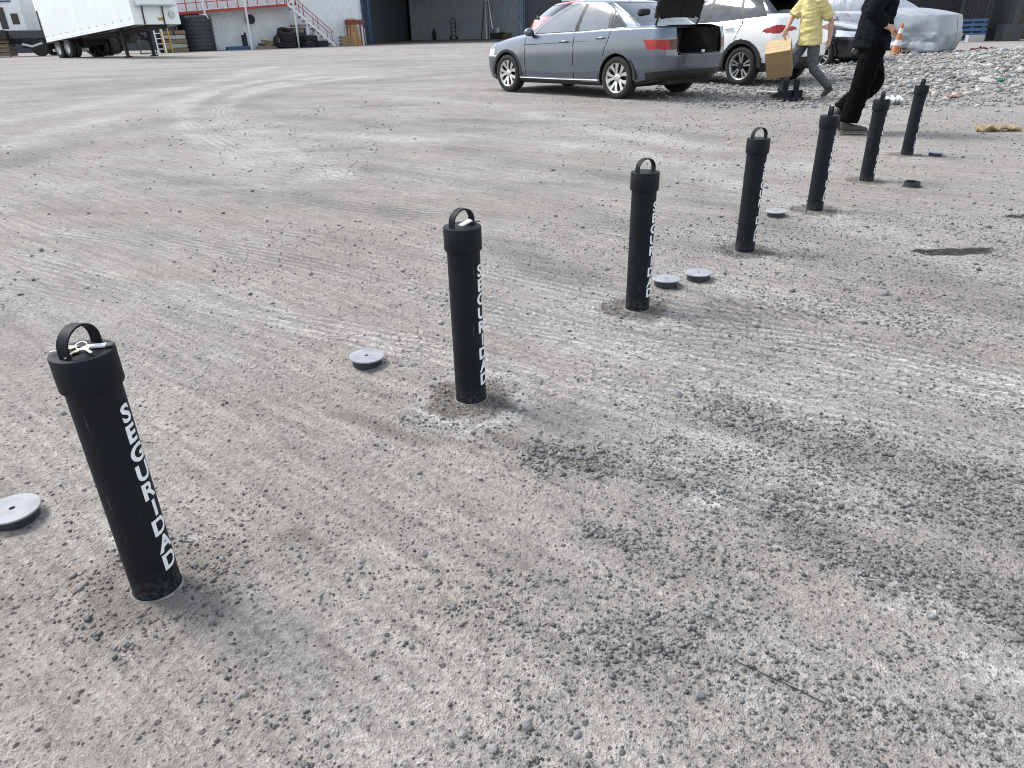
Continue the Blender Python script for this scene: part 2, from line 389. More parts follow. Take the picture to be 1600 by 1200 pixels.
def mound(x, y):
    """bank of rubble to the right of the parked cars"""
    return sstep(0, 2.4, (x * .60 + y * .1) - 4.2) * sstep(7.4, 10.5, y + .12 * x) * sstep(0, 4, 23.5 - y) * sstep(0, 5, 24 - x)
def ground_z(x, y, fine=True):
    x = np.asarray(x, float); y = np.asarray(y, float)
    k = sstep(.09, .3, near_bol(x, y))
    along = x * SD[0] + y * SD[1]; across = x * SN[0] + y * SN[1]
    z = .012 * fbm(x * .5, y * .5, 3, 2.) + .003 * fbm(along * .8, across * 4.5, 3, 5.)
    if fine:
        z = z + .0042 * fbm(x * 9, y * 9, 4, 8.) + .0026 * fbm(x * 31, y * 31, 2, 1.)
    z = z * k
    r0 = np.hypot(x - BOL[0][0], y - BOL[0][1]); z = z + np.where(r0 < .4, .0055 * np.exp(-((r0 - .155 - .012 * np.sin(3 * np.arctan2(y - BOL[0][1], x - BOL[0][0]))) / .028) ** 2), 0)
    z = z + mound(x, y) * (.10 + .07 * fbm(x * .7, y * .7, 3, 4.) + .2 * sstep(7, 13, x) * sstep(11, 14, y))
    return z
def masks(x, y):
    along = x * SD[0] + y * SD[1]; across = x * SN[0] + y * SN[1]
    dark = np.zeros(x.shape); pale = np.zeros(x.shape); warm = np.zeros(x.shape); wet = np.zeros(x.shape); soil = np.zeros(x.shape); ribd = np.zeros(x.shape); ribw = np.zeros(x.shape)
    wob = .25 * fbm(x * .8, y * .8, 2, 3.)
    for i, (pl, wd, am, rb) in enumerate(TRACKS):
        A = np.array(pl); e = 3 * wd
        sel = np.nonzero((x > A[:, 0].min() - e) & (x < A[:, 0].max() + e) & (y > A[:, 1].min() - e) & (y < A[:, 1].max() + e))[0]
        if not len(sel): continue
        xs, ys = x[sel], y[sel]
        d, sg = seg_dist(xs, ys, pl)
        k = d < e; sel, xs, ys, d, sg = sel[k], xs[k], ys[k], d[k], sg[k]
        rs_ = rb * sstep(wd * 1.25, wd * .9, d) * np.clip(.35 + 1.1 * fbm(along[sel] * .7, across[sel] * .7, 2, i * 7.), 0, 1)
        up_ = rs_ > ribw[sel]; ribd[sel] = np.where(up_, d * sg / wd, ribd[sel]); ribw[sel] = np.maximum(ribw[sel], rs_)
        d = d + wd * .45 * fbm(xs * .37 / wd, ys * .37 / wd, 3, i * 3.)
        g = abs(am) * (3.0 if wd > .12 else 1.3) * np.exp(-(d / wd) ** 2) * np.clip(.6 + .9 * fbm(along[sel] * .9, across[sel] * .9, 2, i * 5.), 0, 1.3)
        if am > 0: dark[sel] += g
        else: pale[sel] += g
    st = fbm(along * .55 + wob, across * 3.2 + wob, 4, 6.)
    dark += .32 * sstep(.05, .5, st); pale += .28 * sstep(.05, .5, -st)
    st2 = fbm(x * .35, y * .5 + .2 * x, 4, 12.); dark += .4 * sstep(.1, .5, st2) * sstep(3, 8, y)
    # dark loose grit in the right foreground
    gx = sstep(-.25, .5, x - .12 * y + .05) * sstep(3.6, 1.6, y) 
    n = fbm(along * .9, across * 2.6, 4, 21.)
    dark += gx * (.25 + .35 * sstep(.0, .45, n)) + .7 * grit(x, y)
    pale += .5 * gx * sstep(.15, .45, -n)
    lx = sstep(.15, -.25, x - .1 * y) * sstep(3.0, 1.4, y)
    warm += lx * (.45 + .5 * fbm(x * 1.5, y * 1.5, 3, 30.)) + .35 * sstep(0, .4, fbm(x * .6, y * .9, 3, 33.))
    dark += lx * .35 * sstep(.1, .5, fbm(x * 3, y * 3, 4, 37.))
    def spot(px, py, rx, ry, rot=0., sd=0.):
        c = G(px, py); dx = x - c.x; dy = y - c.y; ca, sa = math.cos(rot), math.sin(rot)
        e = np.hypot((dx * ca + dy * sa) / rx, (-dx * sa + dy * ca) / ry)
        o = np.zeros(x.shape); k = e < 2.2; o[k] = sstep(1.15, .6, e[k] + .5 * fbm(x[k] * 7 + sd, y[k] * 7, 3, sd)); return o
    for i, (px, py, rx, ry, am) in enumerate(((290, 287, .5, .10, .9), (500, 235, .7, .16, .9), (345, 215, 1.0, .2, .7), (690, 205, 1.1, .2, .8), (880, 190, 1.2, .2, .7), (430, 152, 2.0, .4, .8), (620, 165, 1.6, .3, .8), (865, 286, .35, .09, .9), (130, 155, 2.2, .4, .7), (250, 130, 2.6, .5, .6), (560, 130, 2.4, .5, .7), (760, 140, 1.8, .4, .7), (120, 330, .5, .1, .7), (60, 372, .5, .09, .6), (330, 300, .5, .09, .7), (560, 300, .4, .08, .5), (1330, 480, .4, .08, .6), (1500, 470, .3, .07, .6), (1150, 245, .7, .14, .5), (180, 110, 3.5, .6, .6), (480, 100, 3., .7, .6))):
        c = G(px, py); k = np.nonzero((np.abs(x - c.x) < rx * 2.2) & (np.abs(y - c.y) < rx * 2.2))[0]
        if len(k):
            dx, dy = x[k] - c.x, y[k] - c.y; an = -.25 if py > 250 else .1 + .2 * math.sin(i); ca, sa = math.cos(an), math.sin(an); f7 = 1.3 / ry
            e = np.hypot((dx * ca + dy * sa) / rx, (-dx * sa + dy * ca) / ry) + .55 * fbm((dx * ca + dy * sa) * f7 * .25, (-dx * sa + dy * ca) * f7, 3, i * 3.3)
            dark[k] += am * sstep(1.2, .3, e)
    pale += 1.0 * spot(1105, 778, .07, .055, 0, 1.) + .8 * spot(1570, 1050, .1, .07, -.4, 2.) + .5 * spot(1430, 940, .16, .06, -.5, 3.) + .35 * spot(1170, 1080, .06, .05, 0, 9.)
    wet += spot(1490, 393, .235, .075, .02, 4.) + spot(1612, 338, .16, .06, 0, 5.)
    dark += .8 * spot(1210, 490, .26, .13, -.3, 6.) * 0 + .7 * spot(960, 845, .09, .05, 0, 7.)
    X0, Y0 = x, y; full = (dark, pale, warm, soil)
    for i, (bx, by) in enumerate(BOL):
        k = np.hypot(X0 - bx, Y0 - by) < .45; x, y = X0[k], Y0[k]; dark, pale, warm, soil = (a[k] for a in full)
        if not k.any(): continue
        r = np.hypot(x - bx, y - by) + .045 * fbm(x * 11, y * 11, 4, i * 2.)
        ring = sstep(.165, .12, r)
        warm += .5 * ring; soil += (.55 if i == 0 else 1.) * ring
        ph = math.atan2(-1, .1)
        side = np.clip(-((x - bx) * .1 + (y - by) * -1) / np.maximum(r, .02) * -1, 0, 1)
        pale += (.25 if i == 0 else 2.0 if i == 1 else .7) * sstep(.13, .17, r) * sstep(.26, .17, r) * (.3 + .7 * side) * (.6 + .8 * fbm(x * 8, y * 8, 3, i * 1.))
        if i == 0: soil += .6 * sstep(.13, .16, r) * sstep(.24, .18, r) * (.5 + fbm(x * 6, y * 6, 2, 3.))
        for a, b_ in zip(full, (dark, pale, warm, soil)): a[k] = b_
    x, y = X0, Y0; dark, pale, warm, soil = full
    fs = fbm(x * .16 + .1 * y, y * .5, 4, 90.); dark += sstep(7, 26, y) * (.34 + .7 * sstep(-.05, .45, fs)); pale += .25 * sstep(8, 20, y) * sstep(.05, .4, -fs)
    mo = mound(x, y); dark += .35 * mo * sstep(-.1, .4, fbm(x * 1.1, y * 1.1, 3, 50.)); pale += .5 * mo; warm += .4 * mo
    # print of a tyre lug in the dust right of the third bollard
    c = G(1208, 486); dx, dy = x - c.x, y - c.y; al = dx * .93 + dy * -.36; ac = dx * .36 + dy * .93
    soil += .8 * sstep(.3, .26, np.abs(al)) * sstep(.115, .09, np.abs(ac)) * sstep(.1, .6, np.sin((al + ac * .8) * 2 * np.pi / .07))
    soil += .6 * spot(600, 668, .26, .035, math.atan2(SD[1], SD[0]) + .15, 11.) + .6 * spot(870, 712, .26, .035, math.atan2(SD[1], SD[0]) + .1, 12.) + .6 * spot(470, 838, .07, .06, 0, 8.) + .6 * spot(150, 856, .02, .012, 0, 14.)
    return [np.clip(a, 0, 1.3).astype(np.float32) for a in (dark, pale, warm, wet, soil)] + [ribd.astype(np.float32), np.clip(ribw, 0, 1).astype(np.float32)]

# ------------------------------------------------------------------ ground
def axis(lo, hi, step, far_lo, far_hi, gr, grb):
    c = list(np.arange(lo, hi, step)); s = step; p = c[-1]
    while p < far_hi: s *= gr; p += s; c.append(p)
    s = step; p = lo; b = []
    while p > far_lo: s *= grb; p -= s; b.append(p)
    return np.array(b[::-1] + c)
gx = axis(-1.5, 2.4, .0145, -900, 900, 1.04, 1.04)
gy = axis(.64, 3.6, .0145, -500, 1200, 1.026, 1.35)
GX, GYY = np.meshgrid(gx, gy)
gz = ground_z(GX, GYY)
far = np.hypot(GX, GYY); gz = np.where(far > 45, gz * np.clip((70 - far) / 25, 0, 1), gz)
nx, ny = len(gx), len(gy)
co = np.stack([GX, GYY, gz], -1).reshape(-1, 3).astype(np.float32)
idx = np.arange(nx * ny).reshape(ny, nx)
q = np.stack([idx[:-1, :-1], idx[:-1, 1:], idx[1:, 1:], idx[1:, :-1]], -1).reshape(-1, 4).astype(np.int32)
def np_mesh(name, co, quads, k=4):
    me = bpy.data.meshes.new(name); me.vertices.add(len(co)); me.vertices.foreach_set('co', np.ascontiguousarray(co, dtype=np.float32).ravel())
    me.loops.add(quads.size); me.loops.foreach_set('vertex_index', quads.ravel().astype(np.int32))
    me.polygons.add(len(quads)); me.polygons.foreach_set('loop_start', np.arange(0, quads.size, k, dtype=np.int32))
    me.polygons.foreach_set('loop_total', np.full(len(quads), k, dtype=np.int32))
    me.update(calc_edges=True); me.validate(); return me
gme = np_mesh('ground', co, q)
gme.polygons.foreach_set('use_smooth', [True] * len(gme.polygons))
for nm, a in zip(('dark', 'pale', 'warm', 'wet', 'soil', 'ribd', 'ribw'), masks(GX.ravel(), GYY.ravel())):
    at = gme.attributes.new(nm, 'FLOAT', 'POINT'); at.data.foreach_set('value', a)

def ground_material():
    m = bpy.data.materials.new('compacted_dusty_ground'); m.use_nodes = True; n = m.node_tree; L = n.links; b = n.nodes['Principled BSDF']
    geo = n.nodes.new('ShaderNodeNewGeometry'); P = geo.outputs['Position']
    def noise(sc, det=4, ro=.6, vec=None):
        z = n.nodes.new('ShaderNodeTexNoise'); z.inputs['Scale'].default_value = sc; z.inputs['Detail'].default_value = det; z.inputs['Roughness'].default_value = ro
        L.new(vec or P, z.inputs['Vector']); return z.outputs['Fac']
    def rng(v, a, b_, c, d):
        r = n.nodes.new('ShaderNodeMapRange'); r.inputs['From Min'].default_value = a; r.inputs['From Max'].default_value = b_; r.inputs['To Min'].default_value = c; r.inputs['To Max'].default_value = d
        L.new(v, r.inputs['Value']); return r.outputs[0]
    def math_(op, a, c=None, clamp=False):
        q = n.nodes.new('ShaderNodeMath'); q.operation = op; q.use_clamp = clamp
        for i, v in enumerate((a, c)):
            if v is None: continue
            if isinstance(v, (int, float)): q.inputs[i].default_value = v
            else: L.new(v, q.inputs[i])
        return q.outputs[0]
    def mix(f, a, c, mode='MIX'):
        q = n.nodes.new('ShaderNodeMix'); q.data_type = 'RGBA'; q.blend_type = mode
        for s, v in (('Factor', f), ('A', a), ('B', c)):
            if isinstance(v, (int, float)): q.inputs[s].default_value = v
            elif isinstance(v, tuple): q.inputs[s].default_value = (*v, 1)
            else: L.new(v, q.inputs[s])
        return q.outputs['Result']
    def attr(nm):
        a = n.nodes.new('ShaderNodeAttribute'); a.attribute_name = nm; return a.outputs['Fac']
    mp = n.nodes.new('ShaderNodeMapping'); mp.inputs['Rotation'].default_value = (0, 0, math.atan2(.64, .77)); mp.inputs['Scale'].default_value = (1, 1, 1)
    L.new(P, mp.inputs['Vector'])
    mp2 = n.nodes.new('ShaderNodeMapping'); mp2.inputs['Scale'].default_value = (.9, 7, 1); L.new(mp.outputs[0], mp2.inputs['Vector'])
    streak = noise(1.6, 4, .62, mp2.outputs[0])
    mp3 = n.nodes.new('ShaderNodeMapping'); mp3.inputs['Scale'].default_value = (2.2, 30, 1); L.new(mp.outputs[0], mp3.inputs['Vector'])
    scratch = noise(1.0, 2, .7, mp3.outputs[0])
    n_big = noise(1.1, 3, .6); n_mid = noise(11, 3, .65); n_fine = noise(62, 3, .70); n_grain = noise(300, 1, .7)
    vo = n.nodes.new('ShaderNodeTexVoronoi'); vo.inputs['Scale'].default_value = 105; vo.inputs['Randomness'].default_value = 1; L.new(P, vo.inputs['Vector'])
    vo2 = n.nodes.new('ShaderNodeTexVoronoi'); vo2.inputs['Scale'].default_value = 34; L.new(P, vo2.inputs['Vector'])
    dk = attr('dark'); pl = attr('pale'); wm = attr('warm'); wt = attr('wet'); so_ = attr('soil'); rd = attr('ribd'); rw = attr('ribw')
    col = mix(rng(n_big, .3, .7, 0, 1), (.322, .297, .276), (.392, .368, .346))
    col = mix(rng(streak, .4, .7, 0, .3), col, (.235, .228, .224))
    col = mix(math_('MULTIPLY', wm, rng(n_mid, .3, .7, .2, .6), True), col, (.315, .262, .225))
    col = mix(math_('MULTIPLY', math_('MULTIPLY', dk, rng(n_mid, .25, .7, .35, 1), True), .46), col, (.135, .131, .13))
    pfac = math_('MULTIPLY', pl, rng(n_fine, .38, .6, .15, 1.0), True)
    col = mix(math_('MULTIPLY', pfac, .6), col, (.57, .56, .55))
    sfac = math_('MULTIPLY', so_, rng(n_fine, .38, .58, .12, 1.0), True)
    col = mix(math_('MULTIPLY', sfac, .9), col, (.085, .072, .061))
    # ribs of tyre prints: raised pale dust between dark grooves
    rib = math_('SINE', math_('MULTIPLY', math_('ADD', rd, math_('MULTIPLY', n_mid, .18)), 15.5))
    ribm = math_('MULTIPLY', rw, rng(n_fine, .32, .6, .25, 1.0), True)
    col = mix(1.0, col, rng(math_('MULTIPLY', rib, ribm), -1, 1, .52, 1.42), 'MULTIPLY')
    sp = n.nodes.new('ShaderNodeSeparateColor'); L.new(vo.outputs['Color'], sp.inputs[0])
    sp2 = n.nodes.new('ShaderNodeSeparateColor'); L.new(vo2.outputs['Color'], sp2.inputs[0])
    col = mix(1.0, col, rng(scratch, .3, .7, .80, 1.18), 'MULTIPLY')
    col = mix(1.0, col, rng(n_fine, .3, .7, .70, 1.22), 'MULTIPLY')  # this and the next: grain tone plus pit shade put into the colour
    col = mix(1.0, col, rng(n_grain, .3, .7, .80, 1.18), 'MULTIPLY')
    col = mix(1.0, col, rng(n_mid, .3, .7, .88, 1.1), 'MULTIPLY')
    # single grains; the dark grit is thicker where the mask says so
    th1 = math_('SUBTRACT', math_('ADD', sp.outputs[0], math_('MULTIPLY', dk, .32)), .80)
    g1 = math_('MULTIPLY', rng(th1, 0, .03, 0, 1), rng(vo.outputs['Distance'], .28, .42, 1, 0), True)
    col = mix(math_('MULTIPLY', g1, .85), col, mix(rng(sp.outputs[1], .45, .8, 0, 1), (.06, .059, .06), (.36, .35, .34)))
    th2 = math_('SUBTRACT', math_('ADD', sp2.outputs[0], math_('MULTIPLY', dk, .22)), .80)
    g2 = math_('MULTIPLY', rng(th2, 0, .03, 0, 1), rng(vo2.outputs['Distance'], .15, .24, 1, 0), True)
    col = mix(math_('MULTIPLY', g2, .85), col, mix(sp2.outputs[1], (.05, .05, .052), (.16, .157, .155)))
    wf = math_('MULTIPLY', rng(wt, .1, .5, 0, 1), rng(n_mid, .25, .5, .75, 1.1), True)
    col = mix(wf, col, mix(rng(n_fine, .4, .6, 0, 1), (.006, .006, .007), (.022, .019, .016)))
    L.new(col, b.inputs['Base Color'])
    L.new(rng(wf, 0, 1, .95, .75), b.inputs['Roughness'])
    b.inputs['Specular IOR Level'].default_value = .25
    h = math_('ADD', math_('MULTIPLY', n_fine, .019), math_('MULTIPLY', n_grain, .006))
    h = math_('ADD', h, math_('MULTIPLY', math_('MULTIPLY', rib, ribm), .005)); h = math_('ADD', h, math_('MULTIPLY', g1, .003)); h = math_('ADD', h, math_('MULTIPLY', g2, .008))
    h = math_('MULTIPLY', h, rng(wt, 0, 1, 1, .25))
    bp = n.nodes.new('ShaderNodeBump'); bp.inputs['Strength'].default_value = 1.0; bp.inputs['Distance'].default_value = 1.0
    L.new(h, bp.inputs['Height']); L.new(bp.outputs[0], b.inputs['Normal'])
    return m
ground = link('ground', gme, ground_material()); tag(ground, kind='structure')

# ------------------------------------------------------------------ loose gravel and stones
def ico(sub=1):
    bm = bmesh.new(); bmesh.ops.create_icosphere(bm, subdivisions=sub, radius=1)
    v = np.array([p.co[:] for p in bm.verts]); f = np.array([[q.index for q in p.verts] for p in bm.faces]); bm.free(); return v, f
ICO1, ICF1 = ico(1); ICO2, ICF2 = ico(2)
def stones_mesh(name, x, y, s, tone, flat=(.45, .8), sink=.25, base=(ICO1, ICF1), zs=None):
    V, F = base; n = len(x); nv = len(V)
    jit = RNG.uniform(.72, 1.22, (24, nv)); sh = jit[RNG.integers(0, 24, n)]
    sx = s * RNG.uniform(.8, 1.25, n); sy = s * RNG.uniform(.65, 1., n); sz = s * RNG.uniform(flat[0], flat[1], n)
    a = RNG.uniform(0, 2 * np.pi, n); tl = RNG.normal(0, .25, n)
    P = V[None] * sh[..., None] * np.stack([sx, sy, sz], -1)[:, None, :]
    X = P[..., 0] * np.cos(tl)[:, None] - P[..., 2] * np.sin(tl)[:, None]; Z = P[..., 0] * np.sin(tl)[:, None] + P[..., 2] * np.cos(tl)[:, None]; Y = P[..., 1]
    ca, sa = np.cos(a)[:, None], np.sin(a)[:, None]
    zz = ground_z(x, y) if zs is None else zs
    out = np.stack([X * ca - Y * sa + x[:, None], X * sa + Y * ca + y[:, None], Z + (zz + sz * (1 - 2 * sink) * .9)[:, None]], -1).reshape(-1, 3)
    Q = (F[None] + (np.arange(n) * nv)[:, None, None]).reshape(-1, 3)
    me = np_mesh(name, out, Q, 3); me.polygons.foreach_set('use_smooth', [True] * len(me.polygons))
    at = me.attributes.new('tone', 'FLOAT_COLOR', 'POINT')
    c = np.concatenate([np.repeat(tone, nv, axis=0), np.ones((n * nv, 1))], 1).astype(np.float32); at.data.foreach_set('color', c.ravel())
    return me
def tones(n, lo=.07, hi=.3, warm=.03):
    t = lo + (hi - lo) * RNG.beta(1.5, 2.4, n); w_ = RNG.normal(0, warm, n)
    return np.clip(np.stack([t * (1 + w_), t, t * (1 - w_)], -1), .02, .8)
def scatter(n, x0, x1, y0, y1, dens):
    x = RNG.uniform(x0, x1, n); y = RNG.uniform(y0, y1, n); k = RNG.uniform(0, 1, n) < dens(x, y)
    k &= near_bol(x, y) > .061
    return x[k], y[k]
def dens_near(x, y):
    along = x * SD[0] + y * SD[1]; across = x * SN[0] + y * SN[1]
    cl = sstep(-.05, .5, fbm(along * .9, across * 2.6, 4, 21.) * .75 + .45 * fbm(x * 5, y * 5, 3, 61.))
    right = sstep(-.2, .7, x - .1 * y)
    d = .05 + .10 * right + .40 * right * cl * sstep(4.4, 1.6, y) + .12 * cl + .8 * grit(x, y)
    return np.clip(d, 0, 1) * (np.abs(x) < .95 * y + .55)
OCV = np.array([(1, 0, 0), (-1, 0, 0), (0, 1, 0), (0, -1, 0), (0, 0, 1), (0, 0, -1)], float) * 1.15; OCF = np.array([(0, 2, 4), (2, 1, 4), (1, 3, 4), (3, 0, 4), (2, 0, 5), (1, 2, 5), (3, 1, 5), (0, 3, 5)])
x, y = scatter(190000, -1.6, 3.2, .62, 4.4, dens_near)
gr_ = grit(x, y); s = np.clip(RNG.lognormal(math.log(.0028), .38, len(x)) * (1 + .35 * gr_), .0013, .0095)
bx_ = []
for bi, (ax_, ay_) in enumerate(BOL[:5]):
    n_ = 420 if bi == 0 else 260; rr_ = RNG.normal(.155 if bi == 0 else .12, .035, n_); tt_ = RNG.uniform(0, 6.2832, n_); k = rr_ > .062; bx_.append(np.stack([ax_ + rr_[k] * np.cos(tt_[k]), ay_ + rr_[k] * np.sin(tt_[k])], -1))
bx_ = np.concatenate(bx_); x = np.concatenate([x, bx_[:, 0]]); y = np.concatenate([y, bx_[:, 1]]); s = np.concatenate([s, np.clip(RNG.lognormal(math.log(.0034), .4, len(bx_)), .0015, .009)])
k = s > .0036
tag(link('loose_gravel', stones_mesh('loose_gravel', x[k], y[k], s[k], tones(k.sum(), .045, .27), (.5, .85), .22), M['gravel']), 'loose dark pebbles lying on the dusty ground in the foreground', 'gravel', kind='stuff')
k = ~k
tag(link('loose_grit', stones_mesh('loose_grit', x[k], y[k], s[k], tones(k.sum(), .045, .28), (.5, .85), .2, (OCV, OCF)), M['gravel']), 'fine dark grit lying on the dusty ground in the foreground', 'gravel', kind='stuff')
x, y = scatter(60000, -6, 9, 3.0, 13, lambda x, y: (.16 + .45 * sstep(.1, .6, fbm(x * .9, y * .9, 3, 71.)) + .35 * sstep(0, 2, x)) * (np.abs(x) < .85 * y + .5) * .55)
s = np.clip(RNG.lognormal(math.log(.0058), .42, len(x)), .003, .02)
tag(link('loose_gravel', stones_mesh('loose_gravel', x, y, s, tones(len(x), .05, .28), (.4, .75), .25, (OCV, OCF)), M['gravel']), 'sparse small stones strewn over the yard behind the bollard row', 'gravel', kind='stuff')
# the larger single pebbles one can pick out
def stone_meshes(prefix, n, sub):
    out = []
    for i in range(n):
        j = np.random.default_rng(100 + i)
        V = sub[0].copy(); dirs = j.normal(size=(5, 3)); dirs /= np.linalg.norm(dirs, axis=1)[:, None]
        k = 1 + sum(.12 * np.sin(2.3 * (V @ d) + j.uniform(0, 6)) for d in dirs) + j.normal(0, .06, len(V))
        out.append(mesh('%s_shape' % prefix, V * k[:, None], [tuple(t) for t in sub[1]], 28))
    return out
SM = []
for k, sm_ in enumerate(stone_meshes('stone', 6, (ICO2, ICF2))):
    for mt in STONES:
        c = sm_.copy(); c.materials.append(mt); SM.append(c)
def stone_obj(name, x, y, r, flat=.6, sink=.3, mi=None):
    me = SM[mi] if mi is not None else random.choice(SM)
    o = bpy.data.objects.new(name, me); COL.objects.link(o); o.parent = ground
    h = r * flat
    o.location = (x, y, float(ground_z(x, y)) + h * (1 - 2 * sink)); o.scale = (r * random.uniform(.85, 1.25), r * random.uniform(.7, 1), h)
    o.rotation_euler = (random.gauss(0, .2), random.gauss(0, .2), random.uniform(0, 6.28)); return o
for px, py, r in ((304, 885, .0105), (662, 864, .0115), (563, 886, .0085), (565, 893, .006), (622, 886, .008), (820, 640, .011), (1125, 772, .011), (1128, 864, .010), (1347, 864, .009), (1018, 858, .009), (750, 746, .009), (822, 1140, .011), (768, 1172, .010), (1092, 1090, .010), (876, 712, .013), (838, 688, .014), (760, 672, .012), (848, 705, .011), (905, 715, .012), (722, 1150, .008), (300, 848, .007), (903, 1152, .009), (645, 845, .006), (1086, 825, .009), (1210, 862, .009), (968, 917, .010), (980, 874, .011), (1180, 510, .02), (1058, 618, .02), (1380, 460, .022), (1400, 468, .02), (1348, 505, .018), (1000, 415, .022), (947, 421, .018), (1420, 525, .018), (690, 506, .017), (645, 570, .014), (625, 572, .010)):
    p = G(px, py); stone_obj('pebble', p.x, p.y, r * .82, .7, .2, random.choice([0, 1, 3, 5, 7, 9, 11, 13, 15, 19, 21, 27, 33]))
# rubble of river stones on the bank at the right
cnt = 0; 
pts = []
while cnt < 290:
    x = random.uniform(4.5, 22); y = random.uniform(8.2, 24)
    if random.random() > float(mound(np.array(x), np.array(y))) * (.35 + .65 * float(sstep(-.2, .3, fbm(np.array(x * .5), np.array(y * .5), 2, 80.)))): continue
    if abs(x / y) > .9: continue
    if x < 6.9 + (y - 11) * .34 and y > 10.5 and random.random() < .9: continue
    r = min(.125, max(.04, random.lognormvariate(math.log(.066), .35))) * (.75 if y < 11 else 1)
    stone_obj('stone', x, y, r * (.8 if y < 10 else 1), random.uniform(.35, .65), .25); cnt += 1
x = RNG.uniform(3.2, 24, 60000); y = RNG.uniform(7.2, 25, 60000)
k = (RNG.uniform(0, 1, len(x)) < (mound(x, y) * (.25 + .75 * sstep(-.3, .3, fbm(x * .5, y * .5, 2, 80.))) * .55)) & (np.abs(x) < .95 * y)
x, y = x[k], y[k]; s = np.clip(RNG.lognormal(math.log(.032), .45, len(x)), .012, .085)
tag(link('river_stones', stones_mesh('river_stones', x, y, s, tones(len(x), .15, .46, .06) * np.array([1.04, 1., .95]), (.4, .7), .22), M['gravel']), 'pale grey river stones and rubble covering the bank on the right', 'stones', kind='stuff')
# crushed gravel the cars stand on
x = RNG.uniform(.5, 14, 60000); y = RNG.uniform(10, 24, 60000)
k = (x > 2.3 + .12 * (y - 10) + .6 * fbm(x, y, 2, 5.)) & (y > 10.6 + .5 * fbm(x, y * .7, 3, 4.) - .22 * (x - 3)) & (np.abs(x) < .8 * y) & (RNG.uniform(0, 1, len(x)) < .42)
x, y = x[k], y[k]; s = np.clip(RNG.lognormal(math.log(.019), .35, len(x)), .008, .05)
tag(link('crushed_gravel', stones_mesh('crushed_gravel', x, y, s, tones(len(x), .1, .36, .02), (.4, .75), .25), M['gravel']), 'grey crushed gravel under and around the parked cars', 'gravel', kind='stuff')

# ------------------------------------------------------------------ bollards
def letter(ch):
    cu = bpy.data.curves.new('letter', 'FONT'); cu.body = ch; cu.align_x = 'CENTER'; cu.size = 1; cu.offset = .032; cu.resolution_u = 4
    o = bpy.data.objects.new('letter', cu); COL.objects.link(o)
    dg = bpy.context.evaluated_depsgraph_get(); me = bpy.data.meshes.new_from_object(o.evaluated_get(dg))
    bm = bmesh.new(); bm.from_mesh(me); bmesh.ops.triangulate(bm, faces=bm.faces[:])
    for _ in range(4):
        long_ = [e for e in bm.edges if abs(e.verts[0].co.x - e.verts[1].co.x) > .11]
        if not long_: break
        bmesh.ops.subdivide_edges(bm, edges=long_, cuts=1); bmesh.ops.triangulate(bm, faces=[f for f in bm.faces if len(f.verts) > 3])
    bm.verts.index_update(); v = np.array([p.co[:] for p in bm.verts]); f = [tuple(q.index for q in p.verts) for p in bm.faces]; bm.free()
    bpy.data.objects.remove(o); bpy.data.curves.remove(cu); bpy.data.meshes.remove(me)
    v[:, 0] -= (v[:, 0].max() + v[:, 0].min()) / 2; v[:, 1] -= v[:, 1].min(); hh = v[:, 1].max(); v[:, :2] /= hh
    return v, f
LET = {c: letter(c) for c in set('SEGURIDAD')}
PR, CR = .0500, .0570
CAPZ = BH - .071
def lettering_mesh(z0=.062, pitch=.0452, h=.0395, asp=1.12):
    mb = MB()
    for i, c in enumerate('SEGURIDAD'):
        v, f = LET[c]; zb = z0 + (8 - i) * pitch; rr = PR + .0006
        mb.add([(rr * math.cos(p[0] * h * asp / PR), rr * math.sin(p[0] * h * asp / PR), zb + p[1] * h) for p in v], f)
    return mesh('lettering', mb.v, mb.f)
mb = MB(); mb.lathe([(PR, -.06), (PR, 0), (PR, CAPZ * .33), (PR, CAPZ * .66), (PR, CAPZ + .01)], 48); POST = mesh('post', mb.v, mb.f, 40); POST.materials.append(M['powder'])
mb = MB(); mb.lathe([(PR - .002, CAPZ - .002), (CR - .003, CAPZ - .001), (CR - .0006, CAPZ + .001), (CR, CAPZ + .003), (CR, BH - .003), (CR - .0008, BH - .001), (CR - .003, BH), (CR - .02, BH), (.02, BH + .0004), (.0, BH + .0004)], 48); CAP = mesh('cap', mb.v, mb.f, 30); CAP.materials.append(M['powder'])
def handle_mesh():
    mb = MB(); ro, t, wd = .0405, .004, .0225; v = []; f = []; n = 20
    prof = [(ro, 0), (ro, .014)] + [(ro * math.cos(a), .014 + .036 * math.sin(a)) for a in np.linspace(0, math.pi, n)[1:-1]] + [(-ro, .014), (-ro, 0)]
    for i, (u, z) in enumerate(prof):
        a = Vector(prof[max(i - 1, 0)]); b = Vector(prof[min(i + 1, len(prof) - 1)]); tg = (b - a).normalized(); nr = Vector((tg.y, -tg.x))
        for du, dy in ((t / 2, -wd / 2), (t / 2, wd / 2), (-t / 2, wd / 2), (-t / 2, -wd / 2)): v.append((u + nr.x * du, dy, BH + z + nr.y * du))
    for i in range(len(prof) - 1):
        for j in range(4): f.append((i * 4 + j, i * 4 + (j + 1) % 4, i * 4 + 4 + (j + 1) % 4, i * 4 + 4 + j))
    return mesh('handle', v, f, 40)
HAND = handle_mesh(); HAND.materials.append(M['powder'])
mb = MB(); mb.lathe([(PR + .0012, -.05), (PR + .0012, .0015), (PR + .002, .0025), (PR + .0048, .0025), (PR + .006, .0005), (PR + .006, -.05)], 48); SLV = mesh('ground_sleeve', mb.v, mb.f, 40); SLV.materials.append(M['sleeve'])
LTM = lettering_mesh(); LTM.materials.append(M['paint'])
